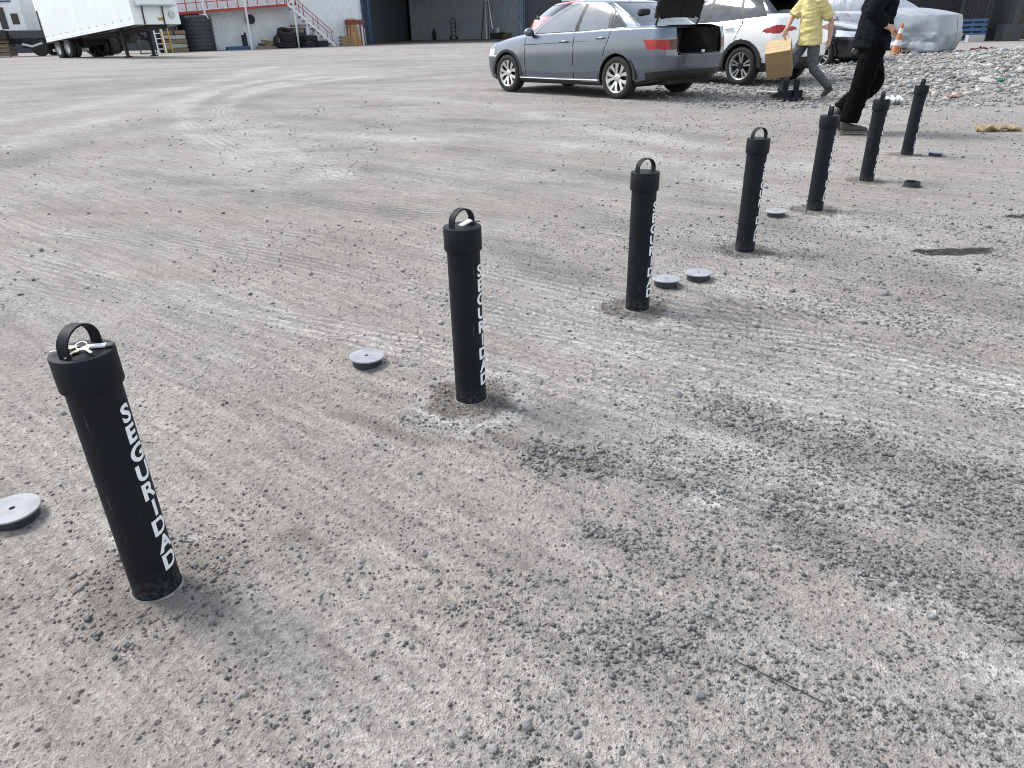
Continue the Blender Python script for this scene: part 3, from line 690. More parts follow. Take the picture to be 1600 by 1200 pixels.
BL = ['nearest black bollard with a bunch of keys on its cap, lettered SEGURIDAD', 'black SEGURIDAD bollard ringed by white dust, with a tag and key on its cap',
      'black SEGURIDAD bollard standing right beside two grey round covers', 'fourth black bollard from the front, beside the single grey cover before the walkers',
      'third black bollard from the far end, just left of the man in black', 'second black bollard from the far end, next to the upturned dark cover', 'farthest black bollard, at the edge of the stony bank']
AZ = [-5, -21, -34, -37, -38, -40, -42]; HAZ = [78, 47, 30, 22, 60, 58, 50]; LEAN = [(0, 0), (0, 0), (0, 0), (0, .0), (.0, 0), (0, 0), (.01, 0)]
for i, (bx, by) in enumerate(BOL):
    r_ = empty('bollard', (bx, by, 0), 0, BL[i], 'bollard', 'black bollards in a row across the yard', rot=(LEAN[i][1], LEAN[i][0], 0))
    for nm, me, rz in (('post', POST, i * .7), ('cap', CAP, i), ('handle', HAND, R(HAZ[i])), ('ground_sleeve', SLV, i), ('lettering', LTM, R(AZ[i]))):
        o = link(nm, me, None, r_); o.rotation_euler.z = rz
# keys on the first cap
def keys(loc, rz):
    r_ = empty('key_bunch', loc, rz, 'bunch of silver keys with a white fob lying on the nearest bollard cap', 'keys')
    mb = MB(); mb.tube([(.010 * math.cos(a), .010 * math.sin(a), .007 + .003 * math.sin(a)) for a in np.linspace(0, 2 * math.pi, 16, endpoint=False)], .0011, 6, closed=True); mb.build('ring', M['brass'], r_, 60)
    for k, (a, z) in enumerate(((2.5, .002), (3.3, .005), (4.3, .003), (5.2, .006))):
        mb = MB(); T = Matrix.Rotation(a, 4, 'Z') @ Matrix.Translation((.008, 0, z)) @ Matrix.Rotation(R(8 if k % 2 else 16) * (1 if k < 2 else .6), 4, 'X')
        mb.prism([(.011 + .009 * math.cos(t), .0085 * math.sin(t)) for t in np.linspace(0, 2 * math.pi, 14, endpoint=False)], 0, .0018, T)
        mb.prism([(.018, -.0035), (.042, -.0035), (.045, 0), (.042, .0025), (.037, .0012), (.033, .003), (.028, .0012), (.018, .0035)], .0001, .0017, T); mb.build('key', M['brass'], r_, 40)
    mb = MB(); T = Matrix.Rotation(R(-8), 4, 'Z') @ Matrix.Translation((.026, 0, .0035)); mb.box((0, 0, 0), (.034, .014, .005), T, ch=.0016); f_ = mb.build('fob', M['white_plastic'], r_, 40)
    mb = MB(); mb.box((.0235, 0, -.0004), (.012, .0175, .0045), T, ch=.0015); mb.build('fob_tip', M['black'], r_, 40)
keys((BOL[0][0] - .002, BOL[0][1] + .006, BH + .0006), R(20))
r_ = empty('tag_and_key', (BOL[1][0] + .012, BOL[1][1] + .01, BH + .0006), R(35), 'white tag with a dark key on the second bollard cap', 'keys')
mb = MB(); mb.box((0, 0, .006), (.04, .019, .005), Matrix.Rotation(R(-16), 4, 'Y'), ch=.0015); mb.build('fob', M['white_plastic'], r_, 40)
mb = MB(); mb.prism([(.02 + .0095 * math.cos(t), .0095 * math.sin(t)) for t in np.linspace(0, 6.28, 14, endpoint=False)], 0, .009); mb.prism([(.028, -.003), (.048, -.003), (.048, .003), (.028, .003)], .002, .005); mb.build('key', M['black'], r_, 40)

# ------------------------------------------------------------------ round ground covers lying beside the sockets
LR, LH = .0640, .031
mb = MB(); mb.lathe([(.0, LH - .001), (.0075, LH - .001), (.0075, LH + .0036), (.058, LH + .0036), (LR - .001, LH + .0032), (LR, LH + .002), (LR, LH - .001), (LR - .001, LH - .002), (.048, LH - .002)], 56); LTOP = mesh('top_plate', mb.v, mb.f, 35); LTOP.materials.append(M['plate'])
mb = MB(); mb.lathe([(.0, LH - .0006), (.0078, LH - .0006)], 20); LHOLE = mesh('hole', mb.v, mb.f); LHOLE.materials.append(M['gap'])
mb = MB(); mb.lathe([(.0535, LH - .002), (.0535, .001), (.0515, 0), (.049, .001), (.049, LH - .002)], 56); LCOL = mesh('collar', mb.v, mb.f, 35); LCOL.materials.append(M['collar'])
LIDS = [(24, 806, 'grey round cover at the left edge, left of the nearest bollard'), (574, 568, 'grey round cover lying alone left of the white-dusted second bollard'), (1040, 447, 'grey round cover almost touching the third bollard'), (1091, 437, 'grey round cover slightly behind its twin at the third bollard'),
        (1212, 337, 'grey round cover beside the fourth bollard'), (1424, 293, 'upside-down dark cover showing its hollow collar beside the sixth bollard'), (1461, 243, 'grey round cover farthest back, beside the last bollard')]
for i, (px, py, lb) in enumerate(LIDS):
    p = G(px, py); up = i == 5
    r_ = empty('ground_cover', (p.x, p.y, float(ground_z(p.x, p.y)) + (LH + .004 if up else .0)), 0, lb, 'cover', 'round steel covers by the bollards', rot=(math.pi + R(2) if up else R(1.5), R(1), i * 1.1))
    for nm, me in (('top_plate', LTOP), ('collar', LCOL), ('hole', LHOLE)):
        o = link(nm, me, None, r_)
        if up and nm == 'top_plate': o.data = LTOP.copy(); o.data.materials.clear(); o.data.materials.append(M['collar'])

# ------------------------------------------------------------------ vehicles
def ring(Rg, nf, ns, nr):
    p = Rg.get('p', .62); pr = Rg.get('pr', p); th = np.linspace(0, math.pi / 2, nf + 1)[:-1]
    xf, xcf, xr, xcr, wf, w_, wr = (Rg[k] for k in ('xf', 'xcf', 'xr', 'xcr', 'wf', 'w', 'wr'))
    fx = xcf + (xf - xcf) * np.cos(th) ** p; fy = wf * np.sin(th) ** p
    t = np.linspace(0, 1, ns + 1); sx = xcf + (xcr - xcf) * t; sy = wf + (wr - wf) * t + (w_ - (wf + wr) / 2) * (1 - (2 * t - 1) ** 4)
    th = np.linspace(math.pi / 2, 0, nr + 1)[1:]
    rx = xcr + (xr - xcr) * np.cos(th) ** pr; ry = wr * np.sin(th) ** pr
    x = np.concatenate([fx, sx, rx]); y = np.concatenate([fy, sy, ry])
    zk = sorted(Rg['z']); z = np.interp(x, [a for a, _ in zk], [b for _, b in zk])
    z = z - Rg.get('crown', 0.) * (y / max(w_, .01)) ** 2
    return np.stack([x, y, z], -1)
def car_surface(rings, rows, bulge, nf=34, ns=190, nr=34):
    P = [ring(r, nf, ns, nr) for r in rings]; out = []; zone = []; sfr = []
    for k in range(len(P) - 1):
        for i in range(rows[k]):
            s_ = i / rows[k]; q = P[k] * (1 - s_) + P[k + 1] * s_
            if bulge[k]:
                q = q.copy(); b = bulge[k] * 4 * s_ * (1 - s_); d = P[k + 1] - P[k]; out_n = np.stack([np.sign(q[:, 0]) * np.abs(d[:, 2]) * 0, np.abs(d[:, 2]), np.hypot(d[:, 0], d[:, 1])], -1)
                nrm = np.linalg.norm(d, axis=1)[:, None] + 1e-6; q += out_n / nrm * b
            out.append(q); zone.append(k); sfr.append(s_)
    out.append(P[-1])
    return np.array(out), zone, sfr
def build_car_shell(root, rings, rows, bulge, cls, parts, nf=34, ns=190, nr=34, skip=()):
    """cls(x, y, z, zone, s, u) names the part each little face of the shell belongs to; each part becomes a mesh of its own"""
    S, zone, sfr = car_surface(rings, rows, bulge, nf, ns, nr); nv, nu = S.shape[:2]
    C = (S[:-1, :-1] + S[1:, :-1] + S[:-1, 1:] + S[1:, 1:]) / 4
    bucket = {}
    for i in range(nv - 1):
        for j in range(nu - 1):
            x, y, z = C[i, j]; seg = 'f' if j < nf else ('s' if j < nf + ns else 'r')
            us = (j - nf) / ns
            for side in (1, -1):
                k = cls(x, y * side, z, zone[i], sfr[i], seg, us)
                if k is None: continue
                if isinstance(k, tuple): key = (k[0], k[1], side if k[2] else 0)
                else: key = (k, k, 0)
                bucket.setdefault(key, []).append((i, j, side))
    objs = {}
    for key, fs in bucket.items():
        vid = {}; v = []; f = []
        for i, j, side in fs:
            q = []
            for a, b in ((i, j), (i, j + 1), (i + 1, j + 1), (i + 1, j)):
                y = S[a, b, 1]; kk = (a, b, side if abs(y) > 1e-5 else 0)
                if kk not in vid: vid[kk] = len(v); v.append((S[a, b, 0], S[a, b, 1] * side, S[a, b, 2]))
                q.append(vid[kk])
            if len(set(q)) < 3: continue
            f.append(tuple(q if side > 0 else q[::-1]))
        nm, mt = parts[key[1]]
        objs[key] = link(nm, mesh(nm, v, f, 50), mt, root)
    return objs
def wheel(root, pos, side, r=.315, wd=.205, style='split', steer=0.):
    """side +1: the face of the wheel looks along +y"""
    h = empty('wheel', pos, rot=(R(-90) * side, 0, steer)); h.parent = root
    a = wd / 2
    mb = MB(); mb.lathe([(r * .69, -a * .86), (r * .74, -a), (r * .9, -a), (r * .97, -a * .86), (r, -a * .6), (r, a * .6), (r * .97, a * .86), (r * .9, a), (r * .76, a), (r * .70, a * .9), (r * .69, a * .8)], 44)
    o = mb.build('tyre', M['tyre'], h, 40)
    mb = MB(); mb.lathe([(r * .69, -a * .85), (r * .63, -a * .6), (r * .62, a * .3), (r * .65, a * .75), (r * .69, a * .88), (r * .705, a * .9), (r * .705, a * .82)], 44); mb.build('rim', M['alloy'], h, 40)
    mb = MB(); mb.lathe([(0, a * .1), (r * .64, a * .1)], 32); mb.build('brake_backing', M['alloy_dark'], h)
    mb = MB(); n = 5
    if style == 'split':
        for k in range(n):
            for d in (-1, 1):
                a0 = 2 * math.pi * k / n + d * .13; a1 = 2 * math.pi * k / n + d * .33
                v = []
                for rr, ang, hw, zz in ((r * .13, a0, .016, a * .62), (r * .42, (a0 + a1) / 2, .022, a * .74), (r * .665, a1, .034, a * .8)):
                    for e, dz in ((-1, 0), (1, 0), (1, -.02), (-1, -.02)):
                        v.append((rr * math.cos(ang) - math.sin(ang) * hw * e, rr * math.sin(ang) + math.cos(ang) * hw * e, zz + dz))
                mb.add(v, [(0, 1, 5, 4), (4, 5, 9, 8), (1, 2, 6, 5), (5, 6, 10, 9), (3, 0, 4, 7), (7, 4, 8, 11)])
    else:
        for k in range(10):
            a0 = 2 * math.pi * (k + (.16 if k % 2 else -.16) * 1.2) / 10; v = []
            for rr, hw, zz in ((r * .13, .013, a * .6), (r * .45, .014, a * .72), (r * .67, .022, a * .8)):
                for e, dz in ((-1, 0), (1, 0), (1, -.02), (-1, -.02)):
                    v.append((rr * math.cos(a0) - math.sin(a0) * hw * e, rr * math.sin(a0) + math.cos(a0) * hw * e, zz + dz))
            mb.add(v, [(0, 1, 5, 4), (4, 5, 9, 8), (1, 2, 6, 5), (5, 6, 10, 9), (3, 0, 4, 7), (7, 4, 8, 11)])
    mb.build('spokes', M['alloy'], h)
    mb = MB(); mb.lathe([(r * .2, a * .45), (r * .19, a * .66), (r * .15, a * .7), (r * .09, a * .72), (0, a * .72)], 24); mb.build('hub_cap', M['alloy'] if style == 'split' else M['alloy_dark'], h, 40)
    return h
def wells(root, axles, r, half, z=.33):
    for xa in axles:
        for sd_ in (1, -1):
            mb = MB(); n = 18; v = []; f = []
            for i in range(n + 1):
                a = math.pi * (i / n * 1.16 - .08)
                for y_ in (half - .03, half - .42): v.append((xa + r * math.cos(a), y_ * sd_, z + r * math.sin(a)))
            for i in range(n): f.append((2 * i, 2 * i + 1, 2 * i + 3, 2 * i + 2))
            mb.add(v, f); v2 = [(xa, (half - .42) * sd_, z)] + [v[2 * i + 1] for i in range(n + 1)]
            mb.add(v2, [(0, i, i + 1) for i in range(1, n + 1)]); mb.build('wheel_well', M['undercar'], root)
def arch_lip(root, xa, z, r, half, sd_, wd, mt, name='arch_trim', span=(.0, 1.)):
    n = 26; v = []; f = []
    for i in range(n + 1):
        a = math.pi * (span[0] + (span[1] - span[0]) * i / n)
        for rr, yy in ((r - .008, half - .02), (r - .004, half + .008), (r + wd, half + .010), (r + wd + .004, half - .012)):
            v.append((xa + rr * math.cos(a), yy * sd_, z + rr * math.sin(a)))
    for i in range(n):
        for j in range(3): f.append((4 * i + j, 4 * i + j + 1, 4 * i + 5 + j, 4 * i + 4 + j))
    mb = MB(); mb.add(v, f); return mb.build(name, mt, root, 50)
def seat(root, x, y, zc=.38):
    mb = MB(); mb.box((x, y, zc + .08), (.48, .46, .16), ch=.05); mb.box((x - .25, y, zc + .42), (.14, .44, .56), Matrix.Translation((x - .25, y, zc)) @ Matrix.Rotation(R(-14), 4, 'Y') @ Matrix.Translation((-x + .25, -y, -zc)), ch=.05)
    mb.box((x - .36, y, zc + .82), (.09, .25, .17), ch=.035); return mb.build('seat', M['inner'], root, 50)
def cabin(root, x0, x1, half, belt, wheel_x):
    mb = MB(); mb.box(((x0 + x1) / 2, 0, .28), (x1 - x0, half * 2 - .14, .1)); mb.box((x1 - .16, 0, belt - .12), (.42, half * 2 - .16, .24), ch=.06); mb.build('cabin_floor', M['inner'], root)
    for y in (.36, -.36): seat(root, wheel_x - .62, y)
    seat(root, wheel_x - 1.5, .36, .4); seat(root, wheel_x - 1.5, -.36, .4)
    mb = MB(); mb.tube([(wheel_x + .05 * math.sin(a), .36 + .185 * math.cos(a), belt - .02 + .17 * math.sin(a)) for a in np.linspace(0, 2 * math.pi, 24, endpoint=False)], .014, 8, closed=True)
    mb.tube([(wheel_x + .3, .36, belt - .12), (wheel_x, .36, belt - .02)], .035, 8); mb.tube([(wheel_x, .2, belt - .02), (wheel_x, .52, belt - .02)], .014, 6); mb.build('steering_wheel', M['black'], root, 60)
def mirror(root, x, y, z, sd_, mt):
    mb = MB(); mb.ball((x, (y + .1) * sd_, z), (.075, .105, .07), 14); mb.bar((x + .02, (y - .02) * sd_, z - .05), (x, (y + .07) * sd_, z - .02), .05, .03); mb.build('side_mirror', mt, root, 60)
def door_handle(root, x, y, z, sd_, mt):
    mb = MB(); mb.tube([(x + .10, y * sd_, z), (x + .085, (y + .035) * sd_, z + .003), (x - .08, (y + .035) * sd_, z + .008), (x - .10, y * sd_, z + .006)], [.012, .015, .015, .012], 8); mb.build('door_handle', mt, root, 60)

# ---- grey sedan with its boot open
def sedan():
    d = Vector((-1.78, 2.09)).normalized(); ang = math.atan2(d.y, d.x)
    f_ = G(800, 143); r__ = G(970, 155); mid = Vector(((f_.x + r__.x) / 2, (f_.y + r__.y) / 2)); left_off = .74
    d = Vector((f_.x - r__.x, f_.y - r__.y)).normalized(); ang = math.atan2(d.y, d.x); rt = Vector((d.y, -d.x))
    c = mid + rt * left_off
    root = empty('sedan_car', (c.x, c.y, .008), ang, 'grey metallic sedan with its boot lid raised and boot empty', 'car')
    XA = 1.345; WR = .32
    rings = [
     dict(xf=2.02, xcf=1.72, xr=-2.18, xcr=-1.95, wf=.70, w=.80, wr=.74, z=[(2.1, .20), (1.6, .17), (-1.6, .19), (-2.2, .30)]),
     dict(xf=2.12, xcf=1.72, xr=-2.28, xcr=-1.98, wf=.78, w=.855, wr=.80, z=[(2.1, .25), (1.6, .225), (-1.6, .24), (-2.2, .37)]),
     dict(xf=2.16, xcf=1.72, xr=-2.31, xcr=-1.98, wf=.82, w=.878, wr=.84, z=[(2.1, .40), (0, .36), (-2.2, .48)]),
     dict(xf=2.17, xcf=1.70, xr=-2.33, xcr=-1.98, wf=.835, w=.885, wr=.855, z=[(2.1, .56), (0, .58), (-2.2, .64)]),
     dict(xf=2.13, xcf=1.66, xr=-2.31, xcr=-1.98, wf=.825, w=.878, wr=.85, z=[(2.1, .70), (1.2, .77), (0, .80), (-1.2, .845), (-2.3, .90)]),
     dict(xf=2.02, xcf=1.60, xr=-2.27, xcr=-1.96, wf=.79, w=.852, wr=.82, z=[(2.05, .775), (1.3, .87), (.6, .925), (0, .945), (-1.0, .985), (-1.6, 1.02), (-2.3, 1.03)]),
     dict(xf=1.0, xcf=.78, xr=-1.80, xcr=-1.62, wf=.74, w=.80, wr=.70, z=[(1.0, .985), (.78, .97), (.3, .97), (-.6, .995), (-1.5, 1.045), (-1.8, 1.065)], p=.8, pr=.75),
     dict(xf=.16, xcf=-.02, xr=-1.10, xcr=-.94, wf=.545, w=.60, wr=.545, z=[(.2, 1.395), (-.3, 1.43), (-1.0, 1.405)], p=.75),
     dict(xf=.06, xcf=-.1, xr=-.98, xcr=-.86, wf=.46, w=.50, wr=.46, z=[(.2, 1.425), (-.3, 1.465), (-1.0, 1.435)], p=.75),
     dict(xf=-.1, xcf=-.2, xr=-.7, xcr=-.6, wf=.02, w=.02, wr=.02, z=[(.2, 1.45), (-.3, 1.485), (-1., 1.46)], p=.75)]
    rows = [2, 8, 16, 20, 16, 14, 28, 4, 5]; bulge = [0, 0, 0, .004, .004, .022, .02, .008, .004]
    def cls(x, y, z, zn, s, seg, u):
        ay = abs(y)
        for xa in (XA, -XA):
            if zn <= 4 and ay > .5:
                rr = math.hypot(x - xa, z - WR)
                if rr < .362: return None
        # boot opening
        if x < -1.80 and zn in (3, 4, 5) and ay < .56 and z > .655 and (zn == 5 or x < -2.1):
            if zn == 5 and s > .93: return 'body'
            return 'lid'
        if zn == 0: return 'under'
        if zn == 6:
            if seg == 'f':
                return 'windscreen' if .07 < s < .95 else 'trim'
            if seg == 'r':
                return 'rear_window' if .10 < s < .93 else ('trim' if s >= .10 else 'body')
            xb = lambda a, b: a + (b - a) * s
            if u < .035 or s > .95: return 'body'
            if s < .03: return 'trim'
            if x < xb(-1.44, -.90): return 'body'
            if x < xb(-1.40, -.88) or s > .925 or u < .05: return 'trim'
            if xb(-.33, -.42) > x > xb(-.42, -.50): return 'trim'
            if xb(-1.06, -1.00) > x > xb(-1.09, -1.03): return 'trim'
            if xb(-1.16, -1.02) > x > xb(-1.19, -1.05): return 'trim'
            nm = 'fwin' if x > -.38 else ('rwin' if x > xb(-1.1, -1.03) else 'qwin')
            return ('w' + nm, nm, True)
        if zn in (3, 4) and x < -1.86 and (.735 < z < .872) and ay > .50:
            if x < -1.86 - (.885 - z) * .55 or ay < .80: return ('tl', 'tail' if ay > .70 else 'tail_d', True)
        if zn in (3, 4) and x > 1.72 and .60 < z < .73 and .38 < ay: return ('hl', 'head', True)
        if zn in (1, 2) and x > 2.05 and ay < .5 and z < .45: return 'grille'
        if zn == 3 and x > 2.05 and ay < .38 and z > .58: return 'grille'
        if zn in (2,) and x < -2.12 and .405 < z < .44 and .25 < ay < .7: return 'reflector'
        if z < .245 and -1.0 < x < 1.0: return 'under'
        if x < -1.9 and zn == 1 and s < .55: return 'under'
        # seams
        if seg == 's' and zn in (1, 2, 3, 4, 5) and ay > .6:
            if abs(x - .84) < .008 and z < .95: return ('g1', 'gap', True)
            if abs(x + .385) < .008: return ('g2', 'gap', True)
            rear = -1.02 - .16 * max(0, min(1, (z - .55) / .4))
            if abs(x - rear) < .008 and z > .62: return ('g3', 'gap', True)
            if z > .27 and -.385 < x < .84: return ('fd', 'door', True)
            if z > .27 and rear < x < -.385 and math.hypot(x + XA, z - WR) > .40: return ('rd', 'door', True)
        if zn == 5 and seg == 'f' and x < 1.98: return 'hood'
        if zn == 4 and x < -2.0 and abs(z - .655) < .0: return 'gap'
        return 'body'
    P_ = M['grey_paint']
    parts = dict(body=('body', P_), hood=('hood', P_), door=('door', P_), under=('lower_trim', M['black']), windscreen=('windscreen', M['glass']), rear_window=('rear_window', M['glass']), fwin=('front_side_window', M['glass']), rwin=('rear_side_window', M['glass']), qwin=('quarter_window', M['glass_dark']),
                 trim=('window_trim', M['black']), tail=('tail_lamp', M['taillamp']), tail_d=('tail_lamp', M['taillamp_dark']), head=('headlamp', M['headlamp']), grille=('grille', M['black']), gap=('door_gap', M['gap']), lid=('boot_lid', P_), reflector=('reflector_slot', M['black']))
    ob = build_car_shell(root, rings, rows, bulge, cls, parts)
    lid = ob[('lid', 'lid', 0)]
    # raise the lid about its hinge
    hinge = Vector((-1.80, 0, 1.05)); T = Matrix.Translation(hinge + Vector((-.02, 0, .12))) @ Matrix.Rotation(R(76), 4, 'Y') @ Matrix.Translation(-hinge)
    lid.data.transform(T)
    so_ = lid.modifiers.new('thickness', 'SOLIDIFY'); so_.thickness = .05; so_.offset = -1; lid.data.materials.append(M['boot']); so_.material_offset = 1; so_.material_offset_rim = 1
    for sd_ in (1, -1):
        mb = MB(); mb.tube([(-1.72, .50 * sd_, .98), (-1.80, .52 * sd_, 1.04), (-1.86, .53 * sd_, 1.16), (-1.82, .50 * sd_, 1.30)], [.016, .018, .018, .014], 8); mb.build('lid_hinge', M['black'], root, 60)
    # boot well
    mb = MB(); x0, x1, hw, z0, z1 = -2.24, -1.45, .555, .50, 1.02
    v = [(x0, -hw, z0), (x1, -hw, z0), (x1, hw, z0), (x0, hw, z0), (x0, -hw, z1), (x1, -hw, z1), (x1, hw, z1), (x0, hw, z1)]
    mb.add(v, [(0, 1, 2, 3), (0, 1, 5, 4), (2, 3, 7, 6), (1, 2, 6, 5)]); mb.add([(-2.29, -hw, .665), (-2.2, -hw, .655), (-2.2, hw, .655), (-2.29, hw, .665), (-2.2, -hw, z0), (-2.2, hw, z0)], [(0, 1, 2, 3), (1, 4, 5, 2)])
    mb.build('boot_well', M['boot'], root)
    mb = MB(); pts = [(-2.30, -.55, .70), (-2.31, -.50, .663), (-2.325, 0, .658), (-2.31, .50, .663), (-2.30, .55, .70), (-2.27, .565, .92), (-2.18, .57, 1.03)]; mb.tube(pts, .012, 6); mb.tube([(-2.30, -.55, .70), (-2.27, -.565, .92), (-2.18, -.57, 1.03)], .012, 6); mb.build('boot_seal', M['black'], root, 60)
    mb = MB(); mb.box((-2.29, -.10, .69), (.04, .05, .04), ch=.01); mb.build('boot_latch', M['white_plastic'], root)
    mb = MB(); mb.box((-1.62, 0, 1.035), (.26, 1.2, .03)); mb.build('parcel_shelf', M['black'], root)
    for xa in (XA, -XA):
        for sd_ in (1, -1):
            wheel(root, (xa, .765 * sd_, WR), sd_, WR, .21, 'split'); arch_lip(root, xa, WR, .362, .866, sd_, .042, M['black'], span=(-.02, 1.02))
    wells(root, (XA, -XA), .37, .86, WR)
    cabin(root, -1.5, .85, .78, .95, .42)
    mb = MB(); mb.box((0, 0, .22), (3.2, 1.3, .08)); mb.box((-1.75, 0, .30), (.8, 1.2, .16), ch=.04); mb.build('floor_pan', M['undercar'], root)
    for sd_ in (1, -1):
        mirror(root, .68, .80, 1.0, sd_, P_)
        mb = MB(); mb.tube([(.98, .868 * sd_, .262), (0, .882 * sd_, .262), (-.96, .872 * sd_, .27)], .009, 6); mb.build('sill_strip', M['chrome'], root, 60)
        door_handle(root, -.16, .868, .845, sd_, P_); door_handle(root, -1.0, .86, .895, sd_, P_)
        mb = MB(); v = [(1.0, .878 * sd_, .80), (.86, .882 * sd_, .80), (-1.0, .876 * sd_, .865), (-1.9, .855 * sd_, .895)]
        mb.tube(v[1:], .0035, 4); mb.build('crease_shade_line', M['gap'], root)  # near-black line painted in as the shade of the crease
    mb = MB(); mb.bar((-.78, 0, 1.46), (-.92, 0, 1.56), .012); mb.build('roof_aerial', M['black'], root)
    return root
sedan()

# ---- hatchback / crossover shell used for the other cars
def crossover(name, loc, ang, label, paint, clad, glass_s, wr=.335, style='ten', xa=1.285, detail='rear', sc=1.):
    root = empty(name, loc, ang, label, 'car'); root.scale = (sc, sc, sc)
    rings = [
     dict(xf=2.0, xcf=1.66, xr=-2.0, xcr=-1.78, wf=.70, w=.80, wr=.74, z=[(2.1, .24), (-1.6, .22), (-2.2, .32)]),
     dict(xf=2.10, xcf=1.66, xr=-2.08, xcr=-1.80, wf=.78, w=.865, wr=.80, z=[(2.1, .30), (0, .28), (-2.2, .38)]),
     dict(xf=2.15, xcf=1.66, xr=-2.13, xcr=-1.80, wf=.82, w=.882, wr=.84, z=[(2.1, .46), (0, .43), (-2.2, .52)]),
     dict(xf=2.16, xcf=1.64, xr=-2.14, xcr=-1.80, wf=.835, w=.888, wr=.855, z=[(2.1, .64), (0, .66), (-2.2, .70)]),
     dict(xf=2.12, xcf=1.60, xr=-2.11, xcr=-1.78, wf=.825, w=.88, wr=.85, z=[(2.1, .78), (1.2, .84), (0, .87), (-2.3, .94)]),
     dict(xf=2.00, xcf=1.54, xr=-2.03, xcr=-1.72, wf=.79, w=.855, wr=.80, z=[(2.05, .86), (1.3, .95), (.6, 1.0), (-.6, 1.05), (-1.6, 1.12), (-2.3, 1.13)]),
     dict(xf=.98, xcf=.76, xr=-1.98, xcr=-1.68, wf=.74, w=.81, wr=.735, z=[(1.0, 1.06), (.76, 1.045), (0, 1.05), (-.8, 1.08), (-1.6, 1.15), (-2., 1.16)], p=.8, pr=.7),
     dict(xf=.20, xcf=.02, xr=-1.58, xcr=-1.38, wf=.56, w=.615, wr=.54, z=[(.2, 1.465), (-.4, 1.49), (-1.0, 1.48), (-1.6, 1.44)], p=.75),
     dict(xf=.10, xcf=-.06, xr=-1.48, xcr=-1.3, wf=.47, w=.52, wr=.46, z=[(.2, 1.495), (-.4, 1.525), (-1.0, 1.515), (-1.6, 1.47)], p=.75),
     dict(xf=-.1, xcf=-.2, xr=-1.1, xcr=-1.0, wf=.02, w=.02, wr=.02, z=[(.2, 1.52), (-.4, 1.55), (-1., 1.54), (-1.6, 1.5)], p=.75)]
    rows = [2, 8, 12, 14, 18, 14, 24, 4, 5] if detail != 'far' else [2, 4, 6, 6, 6, 8, 20, 4, 5]; bulge = [0, 0, 0, .006, .006, .022, .02, .008, .004]
    def cls(x, y, z, zn, s, seg, u):
        ay = abs(y)
        for a in (xa, -xa):
            if zn <= 4 and ay > .5 and math.hypot(x - a, z - wr) < .385: return None
        if zn == 0: return 'under'
        if zn == 6:
            if seg == 'f': return 'windscreen' if .07 < s < .95 else 'trim'
            if seg == 'r':
                return 'rear_window' if .12 < s < .90 else ('body' if s < .12 else 'spoiler')
            xb = lambda a, b: a + (b - a) * s
            if u < .03 or s > .955: return 'body'
            if s < .03 or s > .93 or u < .045: return 'trim'
            if x < xb(-1.64, -1.40): return 'trim'
            if xb(-.30, -.36) > x > xb(-.38, -.44): return 'trim'
            if xb(-1.16, -1.0) > x > xb(-1.22, -1.06): return 'trim'
            nm = 'fwin' if x > -.36 else ('rwin' if x > xb(-1.19, -1.03) else 'qwin')
            return ('w' + nm, nm, True)
        if zn in (3, 4, 5) and x < -1.70 and ay > .42 and .86 < z < 1.06:
            lo = .93 - .10 * max(0, (ay - .42) / .42) + .10 * max(0, (-1.70 - .16 - x)) * 0; k = (ay - .42) / .43 if x < -1.95 else 1.
            e = max(0., (x + 1.98) / .28)
            zc = .955 - .03 * e; hh = .018 + .06 * min(1, k) * (1 - .95 * e)
            if abs(z - zc) < hh: return ('tl', 'tail', True)
        if zn in (3, 4) and x > 1.60 and .40 < ay:
            k = (2.1 - x) / .5
            if abs(z - (.755 + .035 * k)) < .055 + .01 * k: return ('hl', 'head', True)
        if zn in (1, 2, 3) and x > 2.02 and ay < .44 and .36 < z < .70: return 'grille'
        if clad and seg == 's' and zn in (1, 2) and z < .40: return 'clad'
        if clad and zn in (1, 2) and z < .48 and seg != 's': return 'clad'
        if clad and zn <= 4 and seg == 's' and any(math.hypot(x - a, z - wr) < .455 for a in (xa, -xa)): return 'clad'
        if zn == 2 and seg == 'r' and z < .5: return 'under'
        if seg == 's' and zn in (1, 2, 3, 4, 5) and ay > .6:
            if abs(x - .80) < .008: return ('g1', 'gap', True)
            if abs(x + .35) < .008: return ('g2', 'gap', True)
            rear = -1.02 - .22 * max(0, min(1, (z - .55) / .5))
            if abs(x - rear) < .008 and z > .6: return ('g3', 'gap', True)
            if -.35 < x < .80: return ('fd', 'door', True)
            if rear < x < -.35: return ('rd', 'door', True)
        if zn == 5 and seg == 'f' and x < 1.98: return 'hood'
        if seg == 'r' and zn in (3, 4, 5) and abs(ay - .60 - .1 * (z - .8)) < .009 and z < .96: return 'body'
        if zn == 3 and seg == 'r' and z > .68 and ay < .6: return 'gate'
        if zn in (4, 5) and seg == 'r' and ay < .6: return 'gate'
        return 'body'
    parts = dict(body=('body', paint), hood=('hood', paint), door=('door', paint), gate=('tailgate', paint), under=('lower_trim', M['black']), clad=('cladding', M['black']), windscreen=('windscreen', M['glass_dark']), rear_window=('rear_window', M['glass_dark']), fwin=('front_side_window', glass_s), rwin=('rear_side_window', M['glass_dark']), qwin=('quarter_window', M['glass_dark']),
                 trim=('window_trim', M['black']), spoiler=('spoiler_edge', M['black']), tail=('tail_lamp', M['taillamp']), head=('headlamp', M['headlamp']), grille=('grille', M['black']), gap=('panel_gap', M['gap']))
    ob = build_car_shell(root, rings, rows, bulge, cls, parts)
    for a in (xa, -xa):
        for sd_ in (1, -1):
            wheel(root, (a, .765 * sd_, wr), sd_, wr, .215, style); arch_lip(root, a, wr, .385, .868, sd_, .066 if clad else .02, M['black'], span=(-.02, 1.02))
